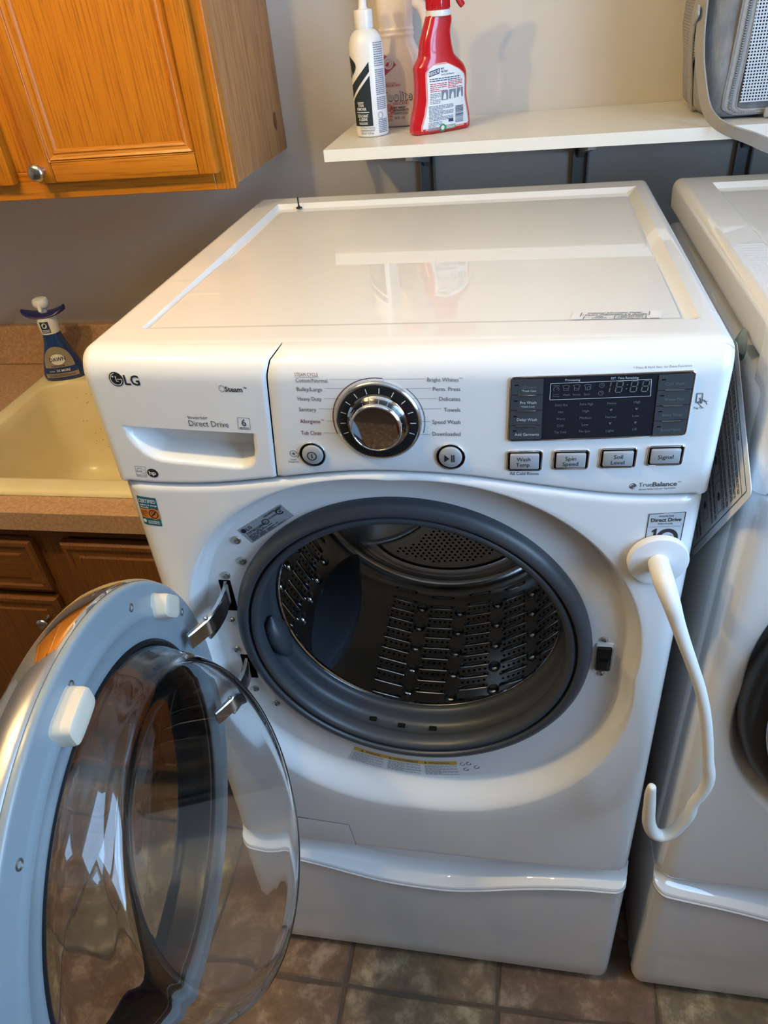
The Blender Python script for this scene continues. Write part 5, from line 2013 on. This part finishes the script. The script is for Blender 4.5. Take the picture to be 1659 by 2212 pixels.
for dx_, nm in ((-.006, 'zip_tape'), (.0035, 'zip_tape')):
    Geo().tube(offset(zp, dx_, -.0005), .0042, 8, flat=.35, up=(1, 0, 0)).build(nm, M['strap'], bag)
g = Geo()
for a, b in zip(zp, zp[1:]):
    L = math.dist(a, b)
    for k in range(max(1, int(L / .0028))):
        t = k / max(1, int(L / .0028))
        p = [lerp(a[i], b[i], t) for i in range(3)]
        g.box(p[0] - .0026, p[0] + .0002, p[1] - .0045, p[1] - .002, p[2] - .0008, p[2] + .0008)
o = g.build('zip_teeth', M['zip'], bag, smooth=False)
o['kind'] = 'stuff'
# side pocket of ribbed net
g = Geo()
rows = []
for k in range(61):
    z = SZ + .055 + k * .0042
    for sub in (0, 1):
        x_ = BX0 - .0045 - bulge(z) - (.0016 if sub else 0)
        zz_ = z + sub * .0021
        wv = .050 * smooth((zz_ - (SZ + .045)) / .06) + .012
        rows.append([(x_ + .0022 * (abs(t) ** 2), .800 + wv * t, zz_) for t in (-1, -.6, -.2, .2, .6, 1)])
g.grid(rows).build('net_pocket', M['ribbed'], bag, angle=20)
def webbing(path, w, name, th=.0011):
    """Flat strap: path of (point, across vector)."""
    g = Geo()
    rows = []
    for p, ac in path:
        p, ac = Vector(p), Vector(ac).normalized()
        rows.append((p, ac))
    sec_ = []
    for i, (p, ac) in enumerate(rows):
        t = (rows[min(i + 1, len(rows) - 1)][0] - rows[max(i - 1, 0)][0]).normalized()
        nn = t.cross(ac).normalized()
        sec_.append([p + ac * (w / 2) + nn * th, p - ac * (w / 2) + nn * th, p - ac * (w / 2) - nn * th, p + ac * (w / 2) - nn * th])
    g.grid(sec_, True)
    g.f += [(0, 1, 2, 3), tuple(len(g.v) - 4 + k for k in range(4))]
    return g.build(name, M['strap'], bag, angle=40)
def sp(pts, ac0, ac1, n=6):
    s = [(q[0] - bulge(q[2]) * .9, q[1], q[2]) for q in spline(pts, n)]
    return [(p, [lerp(a, b, i / (len(s) - 1)) for a, b in zip(ac0, ac1)]) for i, p in enumerate(s)]
webbing(sp([(.7460, .700, 1.640), (.7470, .695, 1.575), (.7480, .690, 1.537), (.7490, .684, 1.484), (.7530, .666, 1.440), (.7610, .632, 1.4215), (.7800, .608, 1.4105), (.8080, .596, 1.4010), (.8400, .590, 1.3880), (.90, .592, 1.370), (.97, .60, 1.380)], (.35, -1, 0), (0.1, -.45, .9)), .024, 'shoulder_strap')
webbing(sp([(.7470, .715, 1.600), (.7460, .740, 1.555), (.7480, .765, 1.510), (.7490, .778, 1.470), (.7500, .785, 1.435), (.754, .79, 1.416)], (.1, -1, -.3), (.1, -1, 0)), .022, 'side_strap')
Geo().box(.7245, .7285, .684, .716, 1.545, 1.560, .0015, 2, Matrix.Rotation(math.radians(-30), 3, 'X')).build('strap_slider', M['strap'], bag)
Geo().box(.842, .862, BY0 - .014, BY0 - .006, SZ + .002, SZ + .016, .003).build('fabric_tab', M['strap'], bag)

# ------------------------------------------------------------------ oak wall cabinet
def raised_door(parent, name, xa, xb, za, zb, yf, th, stile, m, mx, knob=None, panel_rec=.006):
    """Frame-and-panel door: two stiles, two rails, a moulding and a flat panel."""
    yb = yf + th
    o = Geo().box(xa + stile - .002, xb - stile + .002, yf + panel_rec, yb - .002, za + stile - .002, zb - stile + .002).build(name, m, parent, smooth=False)
    b = .0035
    for x0_, x1_ in ((xa, xa + stile), (xb - stile, xb)):
        g = Geo().box(x0_, x1_, yf, yb, za, zb, b, 2)
        g.build('stile', m, o)
    for z0_, z1_ in ((za, za + stile), (zb - stile, zb)):
        g = Geo().box(xa + stile, xb - stile, yf + .0003, yb, z0_, z1_, b, 2)
        g.build('rail', mx, o)
    mo = .019
    ia, ib, ja, jb = xa + stile - .001, xb - stile + .001, za + stile - .001, zb - stile + .001
    prof = [(0, -.0002), (.0025, .0022), (.0035, -.0010), (.0070, .0010), (.0110, .0022), (.0135, .0008), (.0165, .0020), (mo, panel_rec - .0005)]
    loops = []
    for d, y_ in prof:
        loops.append([(ia + d, yf + y_, ja + d), (ib - d, yf + y_, ja + d), (ib - d, yf + y_, jb - d), (ia + d, yf + y_, jb - d)])
    for k in range(4):
        g = Geo()
        g.grid([[lp_[k], lp_[(k + 1) % 4]] for lp_ in loops])
        g.build('moulding', m if k % 2 else mx, o, angle=12)
    if knob:
        kx, kz = knob
        Geo().lathe([(.0065, -.001), (.0062, .002), (.0048, .006), (.0048, .012), (.0075, .0150), (.0120, .0175), (.0142, .0205), (.0142, .0225), (.0125, .0255), (.0080, .0278), (0, .0285)], (kx, yf, kz), (0, -1, 0), N=28).build('knob', M['nickel'], o)
    return o
cab = root('wall_cabinet', (-.37, .75, 1.37), 'honey oak wall cabinet with framed doors and round nickel knobs', 'cabinet')
CX1, CXL, CF, CZ0, CZ1 = .0020, -1.180, .594, 1.370, 2.130
Geo().box(CXL, CX1 - .0005, CF + .018, WALL_Y - .001, CZ0 + .006, CZ1).build('cabinet_box', M['oak_side'], cab, smooth=False)
def ff(nm, a, b, c, d, m):
    Geo().box(a, b, CF, CF + .019, c, d, .0012, 1).build(nm, m, cab)
ff('face_stile', CX1 - .034, CX1, CZ0, CZ1, M['oak'])
ff('face_stile', -.399, -.337, CZ0 + .045, CZ1, M['oak'])
ff('face_stile', CXL, CXL + .036, CZ0 + .045, CZ1, M['oak'])
ff('face_stile', -.794, -.732, CZ0 + .045, CZ1, M['oak'])
ff('face_rail', CXL, CX1 - .034, CZ0, CZ0 + .045, M['oak_x'])
ff('face_rail', CXL + .036, CX1 - .034, CZ1 - .045, CZ1, M['oak_x'])
raised_door(cab, 'door', -.3475, -.0165, 1.3985, 2.100, .5745, .019, .034, M['oak'], M['oak_x'], (-.3310, 1.4200))
raised_door(cab, 'door', -.7300, -.3945, 1.3985, 2.100, .5745, .019, .034, M['oak'], M['oak_x'], (-.7140, 1.4200))
raised_door(cab, 'door', -1.150, -.7860, 1.3985, 2.100, .5745, .019, .034, M['oak'], M['oak_x'], (-.8020, 1.4200))  # unseen door, added with the longer cabinet to keep lamp light off the wall
g = Geo()
g.lathe([(.0001, 0), (.006, .0002), (.0085, .0004)], (CX1 + .0004, .8700, 1.4330), (1, 0, 0), (0, 0, 1), 9)
g.v = [(v[0], lerp(.868, v[1], .95) + .0015 * math.sin(v[2] * 900), 1.433 + (v[2] - 1.433) * 1.9) for v in g.v]
g.build('chipped_hole', M['oak_dark'], cab)

# ------------------------------------------------------------------ base cabinet, worktop, sink
base = root('base_cabinet', (-.60, .60, 0.0), 'oak base cabinet, shade painted into its colour, with drawer fronts under the sink worktop', 'cabinet')
BF = .300
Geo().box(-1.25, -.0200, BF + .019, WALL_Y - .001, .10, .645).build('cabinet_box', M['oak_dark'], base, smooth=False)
Geo().box(-1.25, -.0200, BF + .07, WALL_Y - .02, .0, .10).build('toe_kick', M['black'], base, smooth=False)
def bf(nm, a, b, c, d, m):
    Geo().box(a, b, BF, BF + .019, c, d, .001, 1).build(nm, m, base)
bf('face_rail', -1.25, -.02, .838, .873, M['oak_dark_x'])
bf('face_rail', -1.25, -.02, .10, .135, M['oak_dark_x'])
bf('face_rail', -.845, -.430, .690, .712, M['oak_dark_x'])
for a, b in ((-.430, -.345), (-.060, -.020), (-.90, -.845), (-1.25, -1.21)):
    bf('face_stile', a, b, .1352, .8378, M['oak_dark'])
def slab_front(nm, a, b, c, d, m, mx, knob=None):
    yf = BF - .020
    o = Geo().box(a, b, yf + .004, BF - .0005, c, d, .002, 1).build(nm, m, base)
    rows = []
    for dd, y_ in ((0, .0055), (.004, .0005), (.012, 0), (.016, .0035), (.030, .0045), (.034, .0010), (.040, .0010)):
        rows.append([(a + dd, yf + y_, c + dd), (b - dd, yf + y_, c + dd), (b - dd, yf + y_, d - dd), (a + dd, yf + y_, d - dd)])
    g = Geo()
    g.grid(rows, True)
    g.f.append(tuple(len(g.v) - 4 + k for k in range(4)))
    g.build('raised_panel', mx, o, angle=12)
    if knob:
        Geo().lathe([(.0065, -.001), (.0062, .002), (.0048, .006), (.0048, .012), (.0075, .0150), (.0120, .0175), (.0142, .0205), (.0142, .0225), (.0125, .0255), (.0080, .0278), (0, .0285)], (knob[0], yf, knob[1]), (0, -1, 0), N=24).build('knob', M['nickel'], o)
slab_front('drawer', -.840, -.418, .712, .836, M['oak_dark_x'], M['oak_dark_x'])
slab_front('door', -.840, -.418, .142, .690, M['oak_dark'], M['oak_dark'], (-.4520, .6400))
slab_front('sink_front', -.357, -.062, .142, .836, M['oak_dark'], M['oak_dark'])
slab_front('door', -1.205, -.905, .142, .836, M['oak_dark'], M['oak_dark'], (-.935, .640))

top = root('worktop', (-.62, .60, .874), 'speckled tan laminate worktop with backsplash left of the washer', 'worktop')
SX0, SX1, SY0, SY1 = -.648, -.052, .352, .850
g = Geo()
CT0, CT1 = .8740, .9140
for a, b, c, d in ((-1.25, -.012, .272, SY0), (-1.25, -.012, SY1, WALL_Y - .001), (-1.25, SX0, SY0, SY1), (SX1, -.012, SY0, SY1)):
    g.box(a, b, c, d, CT0, CT1)
g.build('laminate_top', M['laminate'], top, smooth=False)
Geo().box(-1.25, -.012, .2690, .2725, .8735, .9150, .0012, 1).build('front_edge', M['laminate'], top)
Geo().box(-1.25, -.012, WALL_Y - .022, WALL_Y - .001, .9145, 1.0160, .002, 1).build('backsplash', M['laminate'], top)

sink = root('utility_sink', (-.35, .58, .68), 'cream plastic drop-in sink with speckled basin in the worktop', 'sink')
def rrect(x0_, x1_, y0_, y1_, r, z, n=8):
    pts = []
    for (cx_, cy_), a0 in (((x1_ - r, y1_ - r), 0), ((x0_ + r, y1_ - r), 90), ((x0_ + r, y0_ + r), 180), ((x1_ - r, y0_ + r), 270)):
        for k in range(n + 1):
            a = math.radians(a0 + 90 * k / n)
            pts.append((cx_ + r * math.cos(a), cy_ + r * math.sin(a), z))
    return pts
rows = []
OX0, OX1, OY0, OY1 = -.672, -.026, .322, .892
IX0, IX1, IY0, IY1 = -.632, -.066, .372, .782
rows.append(rrect(OX0, OX1, OY0, OY1, .030, .9150))
rows.append(rrect(OX0 + .001, OX1 - .001, OY0 + .001, OY1 - .001, .030, .9190))
rows.append(rrect(OX0 + .004, OX1 - .004, OY0 + .004, OY1 - .004, .028, .9230))
rows.append(rrect(OX0 + .010, OX1 - .010, OY0 + .010, OY1 - .010, .026, .9245))
rows.append(rrect(IX0 - .010, IX1 + .010, IY0 - .010, IY1 + .010, .060, .9245))
rows.append(rrect(IX0 - .004, IX1 + .004, IY0 - .004, IY1 + .004, .058, .9230))
rows.append(rrect(IX0, IX1, IY0, IY1, .055, .9180))
for k in range(1, 9):
    t = k / 8
    rows.append(rrect(IX0 + .016 * t, IX1 - .016 * t, IY0 + .016 * t, IY1 - .016 * t, .055, .918 - .20 * t))
for d, z in ((.022, .700), (.034, .688), (.055, .6815), (.09, .680)):
    rows.append(rrect(IX0 + d, IX1 - d, IY0 + d, IY1 - d, .055, z))
rows.append(rrect(IX0 + .20, IX1 - .20, IY0 + .17, IY1 - .17, .03, .677))
g = Geo()
g.grid(rows, True)
n = len(rows[0])
g.f.append(tuple(len(g.v) - n + k for k in range(n)))
g.build('basin', M['sink'], sink, angle=60)
ink = Ink()
rnd = random.Random(21)
for k in range(60):
    u, v = rnd.uniform(-.60, -.30), rnd.uniform(.02, .18)
    ink.disc(u, .918 - v, rnd.uniform(.0010, .0028), 8, rnd.uniform(.001, .0024))
ink.build('stain_speck', lambda x, z: (x, IY1 - .016 * (.918 - z) / .20 - .0006, z), M['stain'], sink)['kind'] = 'stuff'
Geo().lathe([(.024, .0), (.022, .002), (.018, .001), (.016, -.004), (0, -.004)], (-.35, .577, .6780), ZZ, N=24).build('drain', M['nickel'], sink)

# ------------------------------------------------------------------ blue dish soap at the back of the sink
px_, py_ = -.6010, .8120
soap = root('dish_soap_bottle', (px_, py_, .9245), 'blue dish soap pump bottle on the back rim of the sink', 'bottle')
SB = .9250
secs = spline([(0, .0400, .022), (.002, .0470, .0265), (.008, .0490, .0280), (.020, .0480, .0280), (.045, .0400, .0255), (.075, .0290, .0225), (.095, .0225, .0205), (.112, .0195, .0190), (.118, .0185, .0180)], 4)
SAX = Vector((math.cos(math.radians(18)), math.sin(math.radians(18)), 0))
SAY = Vector((math.sin(math.radians(18)), -math.cos(math.radians(18)), 0))
def SP(c, s, z, a, b):
    return Vector((px_, py_, SB + z)) + SAX * (a * abs(c) ** .8 * (1 if c > 0 else -1)) + SAY * (b * abs(s) ** .8 * (1 if s > 0 else -1))
g = Geo()
rows = [[SP(math.cos(2 * PI * k / 40), math.sin(2 * PI * k / 40), z, a, b) for k in range(40)] for z, a, b in secs]
g.grid(rows, True)
g.f += [tuple(range(40)), tuple(len(g.v) - 40 + k for k in range(40))]
g.build('bottle_body', M['blue_bottle'], soap, angle=60)
def SL(e):
    def fn(u, z):
        a, b = interp([(q[0], q[1]) for q in secs], z), interp([(q[0], q[2]) for q in secs], z)
        t = max(-.97, min(.97, u / a))
        c = abs(t) ** 1.25
        s = math.sqrt(max(0, 1 - c * c)) ** .8
        p = Vector((px_, py_, SB + z)) + SAX * u + SAY * (b * s + e)
        return tuple(p)
    return fn
ink = Ink()
quad_strip(ink, lambda z: -.034 * math.sqrt(max(0, 1 - ((z - .034) / .050) ** 2)), lambda z: .034 * math.sqrt(max(0, 1 - ((z - .034) / .050) ** 2)), .034, .0835, 14, 16)
quad_strip(ink, lambda z: -.038, lambda z: .038, .0095, .0200, 3, 16)
lb = ink.build('silver_label', SL(.0012), M['soap_label'], soap)
ink = Ink()
for k in range(6):
    quad_strip(ink, lambda z: -.0165 * math.sqrt(max(0, 1 - ((z - .0530) / .0130) ** 2)), lambda z: .0165 * math.sqrt(max(0, 1 - ((z - .0530) / .0130) ** 2)), .0400 + k * .00433, .0400 + (k + 1) * .00433, 3, 10)
ink.text('ULTRA', -.027, .0240, -.014, .0240, .0034)
ink.text('3X MORE', -.010, .0235, .022, .0235, .0055, True)
ink.build('white_print', SL(.0016), M['label_white'], lb)
ink = Ink()
ink.text('DAWN', -.0185, .0495, .0185, .0495, .0088, True)
ink.text('PLATINUM', -.018, .0360, .012, .0360, .0035, True)
ink.fine_lines(-.030, .030, .0180, .0120, 2, .0012)
ink.build('dark_print', SL(.0020), M['navy'], lb)
pc = Vector((px_, py_, SB))
col = Geo().lathe([(.0190, .1120), (.0215, .1130), (.0225, .1300), (.0228, .1500), (.0215, .1530), (0, .1530)], pc, ZZ, N=36).build('white_collar', M['pale_plastic'], soap)
ink = Ink()
ink.rect(-30, SB + .1180, 22, SB + .1440, 6)
ink.build('collar_print', cyl_map(px_, py_, .0230, 14), M['navy'], col)
ink = Ink()
ink.disc(-4, SB + .1350, 15, 16, .0065)
ink.fine_lines(-24, 18, SB + .1260, SB + .1190, 2, .0020)
ink.build('collar_lettering', cyl_map(px_, py_, .0233, 14), M['label_white'], col)
g = Geo()
rows = []
for t in [k / 14 for k in range(15)]:
    u = lerp(-.0480, .0480, t)
    w = .024 * math.sqrt(max(.02, 1 - (abs(u) / .050) ** 2.4))
    zc = .1540 + .0125 * (abs(u) / .048) ** 2
    rows.append([pc + SAX * u + SAY * (w * math.cos(2 * PI * k / 16)) + ZZ * (zc + .0065 * math.sin(2 * PI * k / 16)) for k in range(16)])
g.grid(rows, True)
g.f += [tuple(range(16)), tuple(len(g.v) - 16 + k for k in range(16))]
g.build('pump_saddle', M['blue_pump'], soap, angle=60)
Geo().lathe([(.0085, .1560), (.0085, .1680), (.0130, .1700), (.0165, .1740), (.0180, .1800), (.0180, .1860), (.0160, .1910), (.0110, .1935), (0, .1940)], pc, ZZ, N=28).build('pump_knob', M['pale_plastic'], soap)
Geo().tube([pc + ZZ * .178 + SAY * .012, pc + ZZ * .176 + SAY * .020, pc + ZZ * .168 + SAY * .022], [.006, .005, .004], 10).build('pump_nozzle', M['pale_plastic'], soap)

# ------------------------------------------------------------------ ceiling lamp: two bare warm bulbs on a short bar
LX = (LAMP_POS[0][0] + LAMP_POS[1][0]) / 2
LY = LAMP_POS[0][1]
lamp = root('ceiling_lamp', (LX, LY, 2.44), 'two-bulb white ceiling lamp, warm, above the front of the washer', 'lamp')
Geo().box(LX - .26, LX + .26, LY - .035, LY + .035, 2.415, 2.4395, .006).build('canopy', M['trim'], lamp)
BR = .030
for (bx, by, bz), watts in zip(LAMP_POS, LAMP_POWER):
    bulb = mat('warm_bulb', (1, 1, 1), 0.4, emit=(LAMP_COLOR, watts / (4 * PI * BR * BR * PI)))
    Geo().lathe([(0, .0), (.020, .0), (.020, .040), (.016, .046), (0, .046)], (bx, by, 2.416), (0, 0, -1), N=24).build('bulb_socket', M['trim'], lamp)
    hb = 2.416 - bz
    Geo().lathe([(0, .040), (.013, .042), (.014, .070)] + [(BR * math.sin(math.radians(t)), hb - BR * math.cos(math.radians(t))) for t in range(30, 180, 12)] + [(0, hb + BR)], (bx, by, 2.416), (0, 0, -1), N=32).build('bulb', bulb, lamp)

# ------------------------------------------------------------------ the photographer, seen only as a dark reflection
PX, PY = .47, -1.145
person = root('person', (PX, PY, 0.0), 'person in a black t-shirt and dark red shorts holding up a phone, behind the viewpoint', 'person')
SK_V, SK_E, SK_R = [], [], []
def jt(p, r, parent=None):
    SK_V.append(p)
    SK_R.append(r)
    if parent is not None:
        SK_E.append((parent, len(SK_V) - 1))
    return len(SK_V) - 1
pelvis = jt((PX, PY, .97), (.155, .105))
waist = jt((PX, PY + .005, 1.12), (.150, .105), pelvis)
chest = jt((PX, PY + .010, 1.32), (.165, .115), waist)
upper = jt((PX, PY + .015, 1.45), (.120, .085), chest)
neck = jt((PX, PY + .045, 1.545), (.056, .056), upper)
skull = jt((PX + .005, PY + .085, 1.635), (.075, .085), neck)
crown = jt((PX + .007, PY + .085, 1.735), (.066, .078), skull)
for s in (-1, 1):
    sh = jt((PX + s * .165, PY + .010, 1.445), (.062, .062), upper)
    el = jt((PX + s * .235, PY + .150, 1.275), (.046, .046), sh)
    fa = jt((PX + s * .165, PY + .255, 1.400), (.041, .041), el)
    wr = jt((.484 + s * .080, PY + .345, 1.520), (.028, .028), fa)
    pa = jt((.484 + s * .056, PY + .385, 1.575), (.036, .020), wr)
    for k in range(4):
        z = 1.575 + k * .019
        L = (.9, 1.0, 1.05, .85)[k]
        a = jt((.484 + s * .050, PY + .398, z + .006), (.0095, .0095), pa)
        b = jt((.484 + s * .046, PY + .398 + .012 * L, z + .016), (.0085, .0085), a)
        jt((.484 + s * .030 * L, PY + .404 + .004 * L, z + .022), (.0075, .0075), b)
    th = jt((.484 + s * .060, PY + .372, 1.600), (.012, .012), pa)
    jt((.484 + s * .030, PY + .372, 1.628), (.0095, .0095), th)
    hp = jt((PX + s * .095, PY, .90), (.092, .095), pelvis)
    kn = jt((PX + s * .105, PY + .020, .51), (.060, .062), hp)
    cf = jt((PX + s * .110, PY - .015, .34), (.056, .058), kn)
    an = jt((PX + s * .115, PY - .025, .095), (.038, .040), cf)
    jt((PX + s * .125, PY + .110, .045), (.042, .034), an)
me = bpy.data.meshes.new('body')
me.from_pydata(SK_V, SK_E, [])
ob = bpy.data.objects.new('body', me)
COL.objects.link(ob)
sm = ob.modifiers.new('skin', 'SKIN')
ss = ob.modifiers.new('smooth', 'SUBSURF')
ss.levels = ss.render_levels = 2
for i, sv in enumerate(me.skin_vertices[0].data):
    sv.radius = SK_R[i]
    sv.use_root = (i == 0)
dg_ = bpy.context.evaluated_depsgraph_get()
me2 = bpy.data.meshes.new_from_object(ob.evaluated_get(dg_))
bpy.data.objects.remove(ob)
for m_ in (mat('person_skin', '9a6a4e', .5), mat('black_shirt', (.008, .009, .012), .9), mat('dark_red_shorts', (.10, .008, .016), .9), mat('dark_shoes', (.02, .02, .022), .6), mat('brown_hair', (.02, .012, .008), .7)):
    me2.materials.append(m_)
for p in me2.polygons:
    c = p.center
    dx_, dy_ = abs(c.x - PX), c.y - PY
    if c.z < .10:
        p.material_index = 3
    elif c.z < .50:
        p.material_index = 0
    elif c.z < 1.0:
        p.material_index = 2
    elif c.z < 1.50 and not (dy_ > .17 or dx_ > .225):
        p.material_index = 1
    elif c.z > 1.67 and dy_ < .15 or c.z > 1.74 or (c.z > 1.57 and dy_ < .045 and dx_ < .1):
        p.material_index = 4
finish('body', me2, None, person, 80)
hc = Vector((PX + .006, PY + .085, 1.675))
for s in (-1, 1):
    g = Geo().lathe([(0, -.011), (.008, -.008), (.011, 0), (.008, .008), (0, .011)], hc + Vector((s * .032, .074, -.002)), (0, 1, 0), N=14)
    g.build('eye', M['label_white'], person, angle=80)
    Geo().lathe([(.012, -.006), (.020, 0), (.017, .006), (.008, .007), (0, .003)], hc + Vector((s * .078, .0, -.012)), (s, .2, 0), N=16).build('ear', me2.materials[0], person, angle=80)
Geo().tube([hc + Vector((0, .080, .012)), hc + Vector((0, .094, -.012)), hc + Vector((0, .104, -.030)), hc + Vector((0, .088, -.040))], [.007, .010, .013, .008], 12).build('nose', me2.materials[0], person, angle=80)
Geo().tube([hc + Vector((-.026, .074, -.066)), hc + Vector((0, .087, -.064)), hc + Vector((.026, .074, -.066))], [.003, .0065, .003], 10).build('mouth', M['maroon'], person, angle=80)
# phone just behind the lens position
cm = cam.matrix_world
pc_ = cm @ Vector((0, 0, .0100))
Rm = cm.to_3x3()
g = Geo().box(-.036, .036, -.0745, .0745, -.004, .004, .0035, 2)
g.v = [tuple(pc_ + Rm @ Vector(v)) for v in g.v]
ph = g.build('smartphone', M['black_gloss'])
tag(ph, 'black phone held up in both hands just behind the viewpoint', 'phone')
